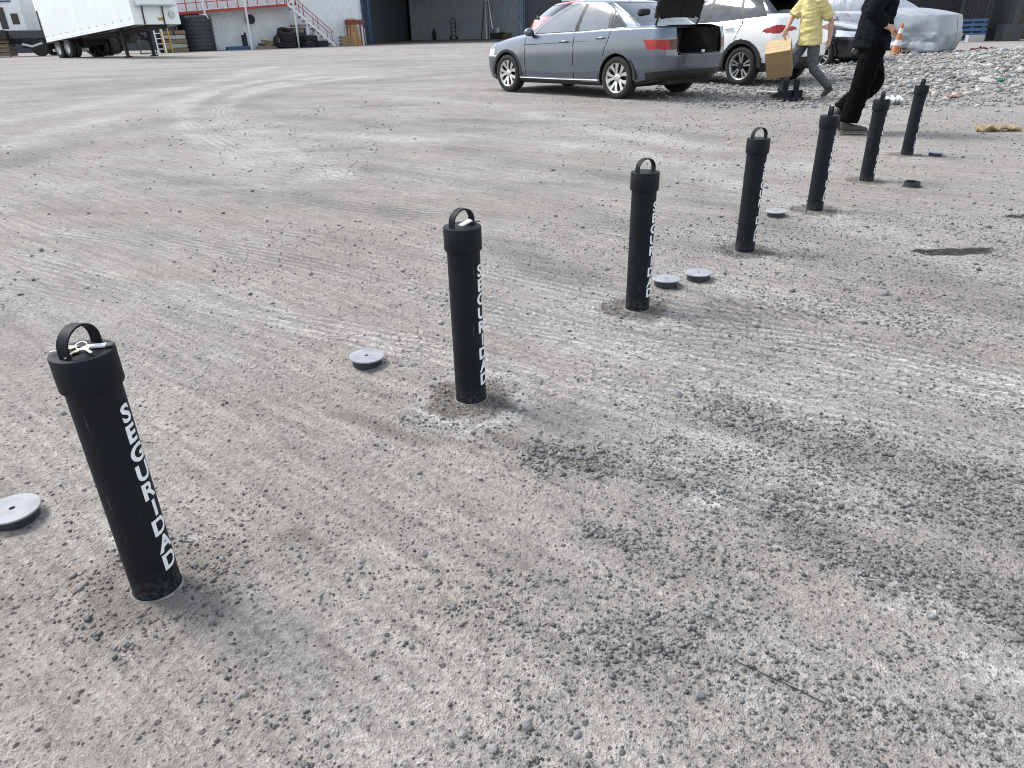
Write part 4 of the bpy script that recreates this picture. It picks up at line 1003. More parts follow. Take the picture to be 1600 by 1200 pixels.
    wells(root, (xa, -xa), .40, .86, wr); cabin(root, -1.5, .85, .78, 1.02, .42)
    mb = MB(); mb.box((0, 0, .27), (3.2, 1.3, .08)); mb.box((-1.7, 0, .36), (.6, 1.2, .16), ch=.04); mb.build('floor_pan', M['undercar'], root)
    for sd_ in (1, -1):
        mirror(root, .64, .81, 1.08, sd_, paint)
        door_handle(root, -.14, .87, .93, sd_, paint); door_handle(root, -.98, .865, .97, sd_, paint)
    if detail != 'far': mb = MB(); mb.box((-1.66, 0, 1.485), (.30, 1.02, .03), Matrix.Translation((-1.66, 0, 1.485)) @ Matrix.Rotation(R(6), 4, 'Y') @ Matrix.Translation((1.66, 0, -1.485)), ch=.012); mb.build('roof_spoiler', paint if detail != 'rear' else M['black'], root, 50)
    mb = MB(); mb.bar((-1.985, .02, 1.18), (-1.93, .42, 1.23), .03, .03); mb.ball((-1.99, 0, 1.18), .035, 8); mb.build('rear_wiper', M['black'], root)
    mb = MB(); mb.box((-2.135, 0, .74), (.012, .36, .15)); pl_ = mb.build('number_plate', M['white_plastic'], root)
    mb = MB()
    for k in range(6): mb.box((-2.1425, -.13 + .052 * k, .74), (.002, .03 if k % 2 else .034, .07))
    mb.build('plate_characters', M['black'], pl_)
    if detail == 'front':
        for sd_ in (1, -1):
            mb = MB(); mb.bar((2.10, .55 * sd_, .70), (2.00, .74 * sd_, .42), .03, .02); mb.build('running_light', M['chrome'], root)
            mb = MB(); mb.box((2.02, .70 * sd_, .38), (.1, .18, .1), ch=.02); mb.build('fog_lamp', M['black'], root)
            for zz in (.74, .79): 
                mb = MB(); mb.ball((1.93, .62 * sd_, zz), (.05, .06, .03), 10); mb.build('lamp_unit', M['chrome'], root)
    return root
sd_dir = math.atan2(2.09, -1.78)
wp = G(1155, 134)
def place_by_wheel(p, ang, lx, ly):
    c_, s_ = math.cos(ang), math.sin(ang); return (p.x - (lx * c_ - ly * s_), p.y - (lx * s_ + ly * c_), .01)
a_w = R(127)
crossover('crossover_car', place_by_wheel(wp, a_w, -1.285, .80), a_w, 'white crossover with black wheel arches parked behind the grey sedan', M['white_paint'], True, M['glass_dark'])
bp_ = G(1278, 110); a_b = R(-50)
crossover('crossover_car', place_by_wheel(bp_, a_b, 1.285, -.80), a_b, 'black car facing the camera, half hidden by the two walkers', M['black_paint'], False, M['glass_dark'], detail='front')
crossover('hatchback_car', (2.92, 19.3, .01), R(10), 'red car showing only its tail and roof behind the grey sedan', M['red_paint'], False, M['glass'], sc=1.06, style='split', detail='far')

# ---- car under a silver cover
def covered():
    p = G(1418, 97); a_ = R(-46); loc = place_by_wheel(p, a_, 1.42, -.80)
    root = empty('covered_car', loc, a_, 'car wrapped in a wrinkled silver grey cover behind the orange cone', 'car')
    rings = [
     dict(xf=2.18, xcf=1.8, xr=-2.2, xcr=-1.9, wf=.84, w=.94, wr=.84, z=[(2.2, .24), (1.4, .30), (0, .30), (-1.4, .32), (-2.2, .28)]),
     dict(xf=2.24, xcf=1.8, xr=-2.24, xcr=-1.9, wf=.84, w=.93, wr=.86, z=[(2.2, .48), (0, .52), (-2.2, .5)]),
     dict(xf=2.26, xcf=1.8, xr=-2.26, xcr=-1.9, wf=.86, w=.94, wr=.87, z=[(2.2, .70), (0, .72), (-2.2, .72)]),
     dict(xf=2.17, xcf=1.74, xr=-2.2, xcr=-1.86, wf=.82, w=.92, wr=.82, z=[(2.2, 1.12), (1., 1.14), (-2.2, 1.15)]),
     dict(xf=1.0, xcf=.8, xr=-2.0, xcr=-1.7, wf=.76, w=.85, wr=.76, z=[(1.0, 1.32), (0, 1.25), (-2., 1.28)], p=.8),
     dict(xf=.3, xcf=.1, xr=-1.5, xcr=-1.3, wf=.60, w=.68, wr=.58, z=[(.3, 1.68), (-.5, 1.72), (-1.5, 1.65)], p=.8),
     dict(xf=-.1, xcf=-.2, xr=-1.0, xcr=-.9, wf=.02, w=.02, wr=.02, z=[(.3, 1.76), (-.5, 1.79), (-1.5, 1.72)], p=.8)]
    S, zone, sf = car_surface(rings, [8, 10, 10, 14, 16, 8], [.02, .02, .02, .03, .03, .01], 40, 150, 40)
    nv, nu = S.shape[:2]; V = np.concatenate([S, (S * [1, -1, 1])[:, ::-1][:, 1:]], 1); nu2 = V.shape[1]
    x, y, z = V[..., 0], V[..., 1], V[..., 2]
    U, W_ = np.meshgrid(np.arange(nu2) * .0235, np.linspace(0, 1, nv)); 
    fold = fbm(U * 1.4 + .8 * z, z * 1.6 - U * .5, 4, 3.) ; fine = fbm(U * 5, z * 5 + U * 2, 3, 9.)
    fold = np.abs(fold) ** .8 * np.sign(fold)
    low = sstep(1.15, .45, z)
    cen = np.stack([x * 0 + np.clip(x, -1.6, 1.6), y * 0, np.full_like(z, .75)], -1); nd = V - cen; nd /= np.linalg.norm(nd, axis=-1, keepdims=True) + 1e-6
    fade = np.minimum(1, np.minimum(U, U[:, ::-1]) / .3)
    amp = (fold * (.02 + .05 * low) + fine * .007) * fade
    V = V + nd * amp[..., None]; V[0, :, 2] += .03 * np.sin(U[0] * 7) + .04 * fbm(U[0] * 1.7, U[0] * 0, 3, 2.)
    V[0, :, :2] *= .97
    idx = np.arange(nv * nu2).reshape(nv, nu2); q = np.stack([idx[:-1, :-1], idx[:-1, 1:], idx[1:, 1:], idx[1:, :-1]], -1).reshape(-1, 4)[:, ::-1]
    me = np_mesh('cover', V.reshape(-1, 3), q); me.polygons.foreach_set('use_smooth', [True] * len(me.polygons)); link('cover', me, M['cover'], root)
    for xa_ in (1.42, -1.3):
        for sd_ in (1, -1): wheel(root, (xa_, .71 * sd_, .33), sd_, .33, .215, 'split')
    mb = MB(); mb.box((0, 0, .34), (4.1, 1.5, .14), ch=.04); mb.build('underbody', M['undercar'], root)
covered()

# ------------------------------------------------------------------ people
def blob(name, chains, voxel, material, parent, smooth_it=4, balls=()):
    """several closed tubes fused into one continuous surface; chain = (points, rx list, ry list, lateral axis)"""
    mb = MB()
    for ch in chains:
        pts, rx, ry, lat = (list(ch) + [None, None])[:4]
        pts = [Vector(p) for p in pts]; k = len(pts); ry = ry or rx
        P_, A, B_ = [], [], []
        for i in range(k - 1):
            p0 = pts[max(i - 1, 0)]; p1 = pts[i]; p2 = pts[i + 1]; p3 = pts[min(i + 2, k - 1)]
            for t in (0, .25, .5, .75):
                P_.append(.5 * ((2 * p1) + (p2 - p0) * t + (2 * p0 - 5 * p1 + 4 * p2 - p3) * t * t + (3 * p1 - p0 - 3 * p2 + p3) * t ** 3))
                A.append(rx[i] + (rx[i + 1] - rx[i]) * t); B_.append(ry[i] + (ry[i + 1] - ry[i]) * t)
        P_.append(pts[-1]); A.append(rx[-1]); B_.append(ry[-1])
        mb.tube(P_, A, 14, lat=lat, ry=B_)
    for c, r in balls: mb.ball(c, r, 14)
    me = mesh(name, mb.v, mb.f); o = bpy.data.objects.new(name, me); COL.objects.link(o)
    m1 = o.modifiers.new('remesh', 'REMESH'); m1.mode = 'VOXEL'; m1.voxel_size = voxel; m1.use_smooth_shade = True
    m2 = o.modifiers.new('smooth', 'SMOOTH'); m2.iterations = smooth_it; m2.factor = .5
    dg = bpy.context.evaluated_depsgraph_get(); m3 = bpy.data.meshes.new_from_object(o.evaluated_get(dg))
    bpy.data.objects.remove(o); bpy.data.meshes.remove(me); m3.name = name
    m3.polygons.foreach_set('use_smooth', [True] * len(m3.polygons)); m3.materials.clear()
    return link(name, m3, material, parent)
def wrinkle(o, amp, sc, seed, zr=None):
    me = o.data; n = len(me.vertices); c = np.empty(n * 3, np.float32); me.vertices.foreach_get('co', c); c = c.reshape(-1, 3)
    nr = np.empty(n * 3, np.float32); me.vertices.foreach_get('normal', nr); nr = nr.reshape(-1, 3)
    d = fbm(c[:, 0] * sc + c[:, 1] * sc * .7, c[:, 2] * sc * 1.5 + c[:, 0] * sc * .6, 3, seed); d = -np.abs(d) * 1.5 + .35
    k = np.ones(n) if zr is None else sstep(zr[0], zr[1], c[:, 2])
    me.vertices.foreach_set('co', (c + nr * (d * amp * k)[:, None]).astype(np.float32).ravel()); me.update()
def hand_chains(wr, fwd, out, size=1., curl=.5, thumb=(0, 0, 0)):
    """palm and five fingers; fwd along the hand, out = direction the palm faces"""
    f = Vector(fwd).normalized(); o = Vector(out); o = (o - f * o.dot(f)).normalized(); l = f.cross(o); w_ = Vector(wr); s = size; ch = []
    ch.append(([w_ - f * .02 * s, w_ + f * .03 * s, w_ + f * .085 * s], [.026 * s, .036 * s, .040 * s], [.018 * s, .016 * s, .013 * s], l))
    for i, (off, ln) in enumerate(((-.03, .068), (-.0105, .08), (.0095, .075), (.029, .058))):
        b = w_ + f * (.082 - .004 * abs(i - 1)) * s + l * off * s; c = curl * (1 + .1 * i); p = [b - f * .012 * s]; d = f; p.append(b); cur = b; 
        for k, fr in enumerate((.45, .32, .23)):
            a = c * (.7 + .35 * k); d = (d * math.cos(a) + o * math.sin(a)).normalized(); cur = cur + d * ln * fr * s; p.append(cur)
        ch.append((p, [.0095 * s, .0095 * s, .009 * s, .0082 * s, .0065 * s]))
    t0 = w_ + f * .025 * s - l * .028 * s; t1 = t0 + (f * .55 - l * .6 + o * .35).normalized() * .036 * s; t2 = t1 + (f * .85 - l * .2 + o * .35).normalized() * .03 * s
    ch.append(([t0, t1, t2, t2 + (f * .8 + o * .4).normalized() * .02 * s], [.014 * s, .0115 * s, .010 * s, .007 * s]))
    return ch
def face(root_body, hc, fwd, s=1.):
    pass
def head_chains(c, f, s=1.):
    """skull, jaw, nose and ears round centre c facing f"""
    f = Vector(f).normalized(); u = Vector((0, 0, 1)); l = u.cross(f).normalized(); c = Vector(c)
    ch = [([c + u * .115 * s, c + u * .08 * s, c + u * .03 * s, c - u * .03 * s, c - u * .08 * s + f * .02 * s, c - u * .115 * s + f * .035 * s], [.02 * s, .062 * s, .076 * s, .070 * s, .055 * s, .028 * s], [.03 * s, .082 * s, .096 * s, .088 * s, .066 * s, .034 * s], l)]
    ch.append(([c + f * .09 * s + u * .015 * s, c + f * .112 * s - u * .025 * s, c + f * .09 * s - u * .035 * s], [.009 * s, .016 * s, .014 * s]))
    for e in (1, -1): ch.append(([c + l * e * .072 * s + u * .02 * s - f * .005 * s, c + l * e * .083 * s - f * .012 * s, c + l * e * .072 * s - u * .03 * s], [.01 * s, .016 * s, .009 * s], [.02 * s, .026 * s, .014 * s], u))
    for e in (1, -1): ch.append(([c + f * .082 * s + l * e * .045 * s + u * .034 * s, c + f * .097 * s + l * e * .02 * s + u * .034 * s], [.010 * s, .010 * s]))
    ch.append(([c + f * .086 * s + l * .022 * s - u * .062 * s, c + f * .098 * s - u * .062 * s, c + f * .086 * s - l * .022 * s - u * .062 * s], [.008 * s, .010 * s, .008 * s]))
    return ch
def eyes(parent, c, f, s=1.):
    f = Vector(f).normalized(); u = Vector((0, 0, 1)); l = u.cross(f).normalized(); c = Vector(c)
    for e in (1, -1):
        mb = MB(); mb.ball(c + f * .081 * s + l * e * .032 * s + u * .012 * s, .012 * s, 10); o = mb.build('eye', M['white_plastic'], parent, 60)
        mb = MB(); mb.ball(c + f * .0905 * s + l * e * .033 * s + u * .012 * s, .0045 * s, 8); mb.build('pupil', M['black'], o, 60)
def shoe(name, root, heel, toe, up, s=1., mt=None):
    heel = Vector(heel); toe = Vector(toe); f = (toe - heel).normalized(); u = Vector(up).normalized(); u = (u - f * u.dot(f)).normalized(); l = f.cross(u)
    n = (toe - heel).length
    o = blob(name, [([heel + u * .045 + f * .02, heel + u * .05 + f * n * .3, heel + u * .042 + f * n * .6, heel + u * .032 + f * n * .85, heel + u * .026 + f * (n - .01)], [.034, .04, .046, .042, .022], [.04, .046, .036, .026, .018], l), ([heel + f * .05 + u * .05, heel + f * .045 + u * .115], [.042, .045], [.046, .05], l)], .009, mt or M['shoe'], root, 3)
    mb = MB(); out = []
    for t in np.linspace(0, 1, 14):
        wd = .036 + .012 * math.sin(math.pi * min(1, t * .9 + .1)); wd *= (1 - .5 * max(0, (t - .88) / .12)) * (1 - .3 * max(0, (.08 - t) / .08)); out.append((t, wd))
    v = []; f2 = []
    for t, wd in out:
        for e, zz in ((-1, 0), (1, 0), (1, .022), (-1, .022)): v.append(heel + f * n * t + l * e * wd + u * zz)
    for i in range(len(out) - 1):
        for j in range(4): f2.append((i * 4 + j, i * 4 + (j + 1) % 4, i * 4 + 4 + (j + 1) % 4, i * 4 + 4 + j))
    f2 += [(3, 2, 1, 0), tuple(len(v) - 4 + k for k in range(4))]
    mb.add(v, f2); mb.build('sole', M['sole'], o, 50); return o

def man_yellow():
    c = (G(1226, 160) + G(1272, 151)) / 2; ang = R(197)
    root = empty('person', (c.x + .05, c.y + .1, .015), ang, 'person in a yellow T-shirt and grey jeans carrying a cardboard box', 'person'); S = .97; root.scale = (S, S, S)
    # facing +x, left +y; left side is towards the camera
    hipL, hipR = Vector((0, .095, .86)), Vector((0, -.095, .86))
    kneR, ankR = Vector((.22, -.10, .47)), Vector((.33, -.10, .10))          # far leg leads, heel down
    kneL, ankL = Vector((-.06, .10, .45)), Vector((-.40, .105, .155))           # near leg trails, heel raised
    shL, shR = Vector((.04, .185, 1.37)), Vector((.04, -.185, 1.37))
    elL, wrL = Vector((-.15, .245, 1.10)), Vector((-.17, .25, .86))
    elR, wrR = Vector((.20, -.24, 1.14)), Vector((.38, -.10, .98))
    hc = Vector((.16, 0, 1.60)); hf = Vector((1, .1, -.35))
    ch = head_chains(hc, hf) + [([(.05, 0, 1.36), (.08, 0, 1.45), (.135, 0, 1.54)], [.07, .056, .054])]
    for a, b, d in ((shL, elL, wrL), (shR, elR, wrR)):
        ch.append(([a, a.lerp(b, .5), b, b.lerp(d, .35), d], [.05, .046, .038, .038, .026]))
    ch.append(([(0.02, 0, 1.36), (.0, 0, 1.1), (0, 0, .9)], [.15, .13, .13], [.09, .09, .09], (0, 1, 0)))
    ch.append(([shL, (.04, 0, 1.38), shR], [.05, .07, .05]))
    ch += hand_chains(wrL, (-.02, 0, -1), (.35, -.9, 0), 1.05, .42) + hand_chains(wrR, (.45, .25, -.75), (.3, .95, .2), 1.05, .5)
    body = blob('body', ch, .0075, M['skin'], root, 3); eyes(body, hc, hf)
    hair = blob('hair', [([hc + Vector((-.03, 0, .12)), hc + Vector((-.045, 0, .06)), hc + Vector((-.06, 0, .0)), hc + Vector((-.07, 0, -.06))], [.045, .078, .072, .05], [.07, .085, .06, .04], (0, 1, 0)),], .01, M['hair'], root, 2)
    beard = blob('beard', [([hc + Vector((.045, .055, -.06)), hc + Vector((.10, 0, -.105)), hc + Vector((.045, -.055, -.06))], [.022, .034, .022])], .008, M['hair'], root, 2)
    sh = blob('shirt', [([(.045, 0, 1.455), (.04, 0, 1.38), (.03, 0, 1.25), (.015, 0, 1.05), (-.005, 0, .86), (-.01, 0, .765)], [.075, .165, .19, .185, .20, .212], [.07, .105, .135, .14, .158, .17], (0, 1, 0)),
        ([shL + Vector((0, -.05, .01)), shL, shL.lerp(elL, .45), shL.lerp(elL, .85)], [.07, .082, .082, .085]), ([shR + Vector((0, .05, .01)), shR, shR.lerp(elR, .45), shR.lerp(elR, .85)], [.07, .082, .082, .085])], .013, M['shirt'], root, 3); wrinkle(sh, .022, 6, 4.)
    tr = blob('jeans', [([(0, 0, .95), (0, 0, .86), (0, 0, .78)], [.16, .17, .15], [.115, .125, .12], (0, 1, 0)),
        ([hipL, hipL.lerp(kneL, .5), kneL, kneL.lerp(ankL, .45), kneL.lerp(ankL, .98)], [.10, .09, .07, .066, .056]), ([hipR, hipR.lerp(kneR, .5), kneR, kneR.lerp(ankR, .45), kneR.lerp(ankR, 1.0)], [.10, .09, .07, .066, .056])], .012, M['jeans'], root, 3); wrinkle(tr, .014, 9, 8.)
    shoe('shoe', root, ankR + Vector((-.06, 0, -.10)), ankR + Vector((.20, 0, -.085)), (0, 0, 1), 1, M['shoe_dark'])
    shoe('shoe', root, ankL + Vector((-.10, 0, -.04)), ankL + Vector((.09, 0, -.165)), (.55, 0, 1), 1, M['shoe_dark'])
    return root, S
person_y, SY = man_yellow()
# cardboard box hanging from his leading hand
bpy.context.view_layer.update()
bx_ = person_y.matrix_world @ Vector((.47, -.05, .58))
r_ = empty('cardboard_box', bx_, 0, 'brown cardboard box carried by the person in yellow', 'box', rot=(R(30), R(-9), R(-24)))
mb = MB(); w_, d_, h_ = .36, .33, .42
mb.add([(-w_ / 2, -d_ / 2, -h_ / 2), (w_ / 2, -d_ / 2, -h_ / 2), (w_ / 2, d_ / 2, -h_ / 2), (-w_ / 2, d_ / 2, -h_ / 2), (-w_ / 2, -d_ / 2, h_ / 2), (w_ / 2, -d_ / 2, h_ / 2), (w_ / 2, d_ / 2, h_ / 2), (-w_ / 2, d_ / 2, h_ / 2)], [(0, 3, 2, 1), (0, 1, 5, 4), (1, 2, 6, 5), (2, 3, 7, 6), (3, 0, 4, 7)]); mb.build('side_walls', M['card_shade_brown'], r_)
for e in (-1, 1):
    mb = MB(); mb.box((0, e * d_ / 4, h_ / 2 + .003), (w_ - .004, d_ / 2 - .004, .006)); mb.build('flap', M['card'], r_)
mb = MB(); mb.box((0, 0, h_ / 2 + .0075), (w_ - .02, .05, .0015)); mb.build('tape', M['card'], r_)

def man_black():
    c = G(1322, 208); ang = R(-4)
    root = empty('person', (c.x, c.y, .012), ang, 'person in black sweatshirt and black trousers walking to the right', 'person'); S = 1.02; root.scale = (S, S, S)
    # facing +x; the right side (-y) is towards the camera
    hipL, hipR = Vector((.10, .095, .87)), Vector((.10, -.095, .87))
    kneR, ankR = Vector((.03, -.10, .47)), Vector((-.04, -.10, .09))            # near leg carries the weight
    kneL, ankL = Vector((.22, .10, .47)), Vector((-.08, .10, .20))              # far leg swings, foot trailing
    shL, shR = Vector((.14, .19, 1.39)), Vector((.12, -.19, 1.39))
    elR, wrR = Vector((-.06, -.30, 1.13)), Vector((.10, -.27, .99))
    elL, wrL = Vector((.10, .28, 1.13)), Vector((.20, .20, .99))
    hc = Vector((.20, 0, 1.62)); hf = Vector((1, 0, -.1))
    ch = head_chains(hc, hf) + [([(.13, 0, 1.38), (.15, 0, 1.47), (.18, 0, 1.56)], [.07, .056, .054])]
    for a, b, d in ((shL, elL, wrL), (shR, elR, wrR)): ch.append(([a, a.lerp(b, .5), b, b.lerp(d, .35), d], [.05, .046, .038, .038, .026]))
    ch.append(([(.13, 0, 1.36), (.11, 0, 1.1), (.1, 0, .9)], [.15, .13, .13], [.09, .09, .09], (0, 1, 0))); ch.append(([shL, (.13, 0, 1.4), shR], [.05, .07, .05]))
    ch += hand_chains(wrR, (.85, .3, -.1), (.25, .6, -.7), 1.1, .75) + hand_chains(wrL, (.75, -.6, -.05), (-.3, -.3, -.8), 1.05, .6)
    body = blob('body', ch, .0075, M['skin'], root, 3); eyes(body, hc, hf)
    blob('hair', [([hc + Vector((0, 0, .125)), hc + Vector((-.02, 0, .07)), hc + Vector((-.045, 0, .0)), hc + Vector((-.06, 0, -.06))], [.045, .08, .075, .05], [.07, .095, .075, .045], (0, 1, 0))], .01, M['hair'], root, 2)
    sh = blob('sweatshirt', [([(.14, 0, 1.49), (.13, 0, 1.40), (.12, 0, 1.25), (.10, 0, 1.05), (.09, 0, .87), (.085, 0, .79)], [.08, .175, .205, .20, .205, .205], [.075, .115, .145, .15, .165, .175], (0, 1, 0)),
        ([shR + Vector((0, .05, .01)), shR, shR.lerp(elR, .5), elR, elR.lerp(wrR, .5), elR.lerp(wrR, .93)], [.07, .082, .075, .07, .06, .045]), ([shL + Vector((0, -.05, .01)), shL, shL.lerp(elL, .5), elL, elL.lerp(wrL, .5), elL.lerp(wrL, .93)], [.07, .082, .075, .07, .06, .045])], .013, M['sweat'], root, 3); wrinkle(sh, .018, 5, 14.)
    tr = blob('trousers', [([(.10, 0, .95), (.10, 0, .86), (.09, 0, .78)], [.165, .175, .15], [.12, .135, .13], (0, 1, 0)),
        ([hipR, hipR.lerp(kneR, .5), kneR, kneR.lerp(ankR, .5), kneR.lerp(ankR, .95)], [.115, .11, .10, .098, .095]), ([hipL, hipL.lerp(kneL, .5), kneL, kneL.lerp(ankL, .5), kneL.lerp(ankL, .97)], [.115, .11, .10, .095, .085])], .012, M['trousers'], root, 3); wrinkle(tr, .010, 5, 18.)
    shoe('shoe', root, ankR + Vector((-.07, 0, -.09)), ankR + Vector((.22, 0, -.085)), (0, 0, 1))
    shoe('shoe', root, ankL + Vector((-.10, 0, -.02)), ankL + Vector((.05, 0, -.22)), (.8, 0, .6))
man_black()

# ------------------------------------------------------------------ small things near the cars
p = G(1234, 158)
r_ = empty('steel_bracket', (p.x, p.y, .02), R(8), 'black steel base with two upright plates at the walker in yellow', 'bracket')
mb = MB(); mb.box((0, 0, .02), (.34, .22, .04), ch=.008); mb.build('base_plate', M['powder'], r_)
for e in (-1, 1):
    mb = MB(); mb.box((e * .09 - .01, 0, .085), (.145, .16, .10), ch=.01); mb.build('block', M['powder'], r_)
    mb = MB(); mb.box((e * .085 + .0, .02, .18), (.072, .05, .18), ch=.004); mb.build('upright', M['powder'], r_)
p = G(1203, 148); mb = MB(); mb.box((0, 0, .012), (.42, .16, .02), ch=.004)
o = mb.build('board', M['concrete']); o.location = (p.x, p.y, .03); o.rotation_euler = (.04, .06, -.15); tag(o, 'pale flat board lying on the gravel left of the black bracket', 'board')
p = G(1250, 158); mb = MB(); mb.box((0, 0, .01), (.45, .06, .02), ch=.004)
o = mb.build('wood_strip', M['wood']); o.location = (p.x, p.y + .1, .03); o.rotation_euler = (.03, .02, .25); tag(o, 'thin wooden strip on the gravel behind the black bracket', 'wood strip')
# traffic cone
p = G(1394, 99)
r_ = empty('traffic_cone', (p.x, p.y, .02), 0, 'faded orange traffic cone with two white bands beside the covered car', 'cone', rot=(0, R(4.5), 0))
mb = MB(); mb.box((0, 0, .02), (.4, .4, .04), ch=.012); mb.build('base', M['orange'], r_, 40)
def cone_r(z): return .15 - .122 * (z / .92)
mb = MB(); mb.lathe([(cone_r(.03) + .01, .03), (cone_r(.06), .06), (cone_r(.34), .34), (cone_r(.66), .66), (cone_r(.86), .86), (.038, .88), (.036, .93), (.026, .95), (0, .95)], 28); mb.build('cone_body', M['orange'], r_, 40)
for z0, z1 in ((.41, .55), (.70, .82)):
    mb = MB(); mb.lathe([(cone_r(z0), z0), (cone_r(z0) + .004, z0 + .002), (cone_r(z1) + .004, z1 - .002), (cone_r(z1), z1)], 28); mb.build('reflective_band', M['cone_white'], r_, 40)
# rags and scraps on the stony bank
def rag(name, px, py, sx, sy, mt, label, cat, rz=0., hgt=.05):
    p = G(px, py, .15); n = 18; gx_, gy_ = np.meshgrid(np.linspace(-1, 1, n), np.linspace(-1, 1, n)); rr = np.hypot(gx_, gy_); k = 1 + .25 * fbm(gx_ * 2, gy_ * 2, 2, px * .1)
    X = gx_ * sx * k; Y = gy_ * sy * k; ca, sa = math.cos(rz), math.sin(rz); XX = p.x + X * ca - Y * sa; YY = p.y + X * sa + Y * ca
    Z = ground_z(XX, YY) + hgt * (.75 + fbm(gx_ * 2.5 + px, gy_ * 2.5, 3, 2.))
    P_ = np.stack([XX - p.x, YY - p.y, Z], -1); i_ = np.arange(n * n).reshape(n, n); q = np.stack([i_[:-1, :-1], i_[:-1, 1:], i_[1:, 1:], i_[1:, :-1]], -1).reshape(-1, 4)
    me = np_mesh(name, P_.reshape(-1, 3), q); me.polygons.foreach_set('use_smooth', [True] * len(me.polygons)); o = link(name, me, mt); o.location = (p.x, p.y, 0)
    s_ = o.modifiers.new('thickness', 'SOLIDIFY'); s_.thickness = .012; return tag(o, label, cat)
rag('plastic_sheet', 1566, 182, .22, .05, M['yellow_scrap'], 'crumpled yellow plastic sheet on the stones at the right edge', 'plastic sheet', .1)
rag('cloth_rag', 1541, 84, .42, .2, M['red_scrap'], 'dark red rag on the rubble near the gate', 'rag', .2, .1)
rag('plastic_scrap', 1564, 124, .08, .05, M['green_scrap'], 'green plastic scrap among the pale stones', 'plastic scrap', .2, .05)
rag('plastic_scrap', 1490, 140, .11, .04, mat('pink_plastic', (.42, .25, .21), .7), 'faded pink plastic strip among the stones behind the last bollard', 'plastic scrap', .2, .04)
rag('plastic_bag', 1398, 146, .12, .07, M['white_plastic'], 'white plastic bag scrap right of the man in black', 'plastic bag', .2, .09)
p = G(1345, 1085); mb = MB(); pts = [G(a, b) for a, b in ((1152, 1038), (1195, 1058), (1240, 1080), (1292, 1106))]
mb.tube([Vector((q.x, q.y, float(ground_z(q.x, q.y)) + .004)) for q in pts], .0010, 6); o = mb.build('wire', M['black']); tag(o, 'thin dark wire lying on the ground in the right foreground', 'wire')

# ------------------------------------------------------------------ background: sheds, deck, trailer, trucks
def LX(px, O, e):
    """point of the ground line O + s e that shows at pixel column px near the horizon"""
    d = GY(px, 62, 60) - CAMP; dx, dy = d.x, d.y
    s_ = (O[1] * dx - O[0] * dy) / (e[0] * dy - e[1] * dx); return s_
def corrugated(w_, h_, pitch=.25, dep=.035, z0=0.):
    n = max(2, int(round(w_ / pitch))); p = w_ / n; prof = []
    for i in range(n): prof += [(i * p, 0), (i * p + p * .38, 0), (i * p + p * .5, dep), (i * p + p * .88, dep)]
    prof.append((w_, 0)); v = []; f = []
    for x, y in prof: v += [(x, -y, z0), (x, -y, z0 + h_)]
    for i in range(len(prof) - 1): f.append((2 * i, 2 * i + 2, 2 * i + 3, 2 * i + 1))
    return v, f
def sheet_wall(name, A, B, h_, mt, label, cat, sheet=1.0, pitch=.25, z0=0., tone=None, extra=None):
    A = Vector((*A, 0)); B = Vector((*B, 0)); L_ = (B - A).length; a = math.atan2(B.y - A.y, B.x - A.x); n = max(1, int(round(L_ / sheet)))
    r = empty(name, A, a, label, cat); wv = L_ / n; v, f = corrugated(wv, h_, pitch, .03, z0); me = mesh('sheet', v, f); me.materials.append(mt)
    alts = [me]
    for k in range(3):
        c = me.copy(); alts.append(c)
    for i in range(n):
        o = link('sheet', alts[i % 4], None, r); o.location = (i * wv, -.006 * (i % 2), random.uniform(-.02, .02)); o.rotation_euler.z = random.gauss(0, .003)
    mb = MB(); mb.box((L_ / 2, .12, h_ / 2 + z0), (L_, .2, h_ - .02)); mb.build('backing', mt, r)
    return r
def lattice(name, loc, h_, w_, label, mt, rz=0.):
    r = empty(name, loc, rz, label, 'column')
    for i in (-1, 1):
        for j in (-1, 1):
            mb = MB(); mb.bar((i * w_ / 2, j * w_ / 2, 0), (i * w_ / 2, j * w_ / 2, h_), .07); mb.build('chord', mt, r)
    n = int(h_ / .55)
    for k in range(n):
        z0, z1 = k * h_ / n, (k + 1) * h_ / n; mb = MB()
        for e in (-1, 1):
            a_, b_ = (-w_ / 2, w_ / 2) if k % 2 else (w_ / 2, -w_ / 2)
            mb.bar((a_, e * w_ / 2, z0), (b_, e * w_ / 2, z1), .035); mb.bar((e * w_ / 2, a_, z0), (e * w_ / 2, b_, z1), .035); mb.bar((-w_ / 2, e * w_ / 2, z1), (w_ / 2, e * w_ / 2, z1), .03)
        mb.build('bracing', mt, r)
    return r

# white wall with the raised deck in front of it
O = Vector((-24.0, 58.2)); E_ = Vector((12.2, 8.6)).normalized(); N_ = Vector((-E_.y, E_.x))
def W2(px, off=0.): s_ = LX(px, O + N_ * off, E_); return O + N_ * off + E_ * s_
A_ = W2(262, .0); B_ = W2(569, .0)
sheet_wall('white_shed_wall', (A_.x, A_.y), (B_.x, B_.y), 7.0, M['white_sheet'], 'white sheet metal wall behind the red deck', 'wall', 1.05, .21)
root = empty('raised_deck', (0, 0, 0), 0, 'red edged deck with red railing on thin white posts', 'deck')
D0 = W2(284, -1.5); D1 = W2(470, -1.5); zl, zr = 2.45, 3.02
def DP(t, z, off=0.):
    p = D0.lerp(D1, t) + N_ * off; return Vector((p.x, p.y, zl + (zr - zl) * t + z))
mb = MB(); mb.bar(DP(0, .0), DP(1, .0), .12, .17); mb.build('edge_beam', M['redp'], root)
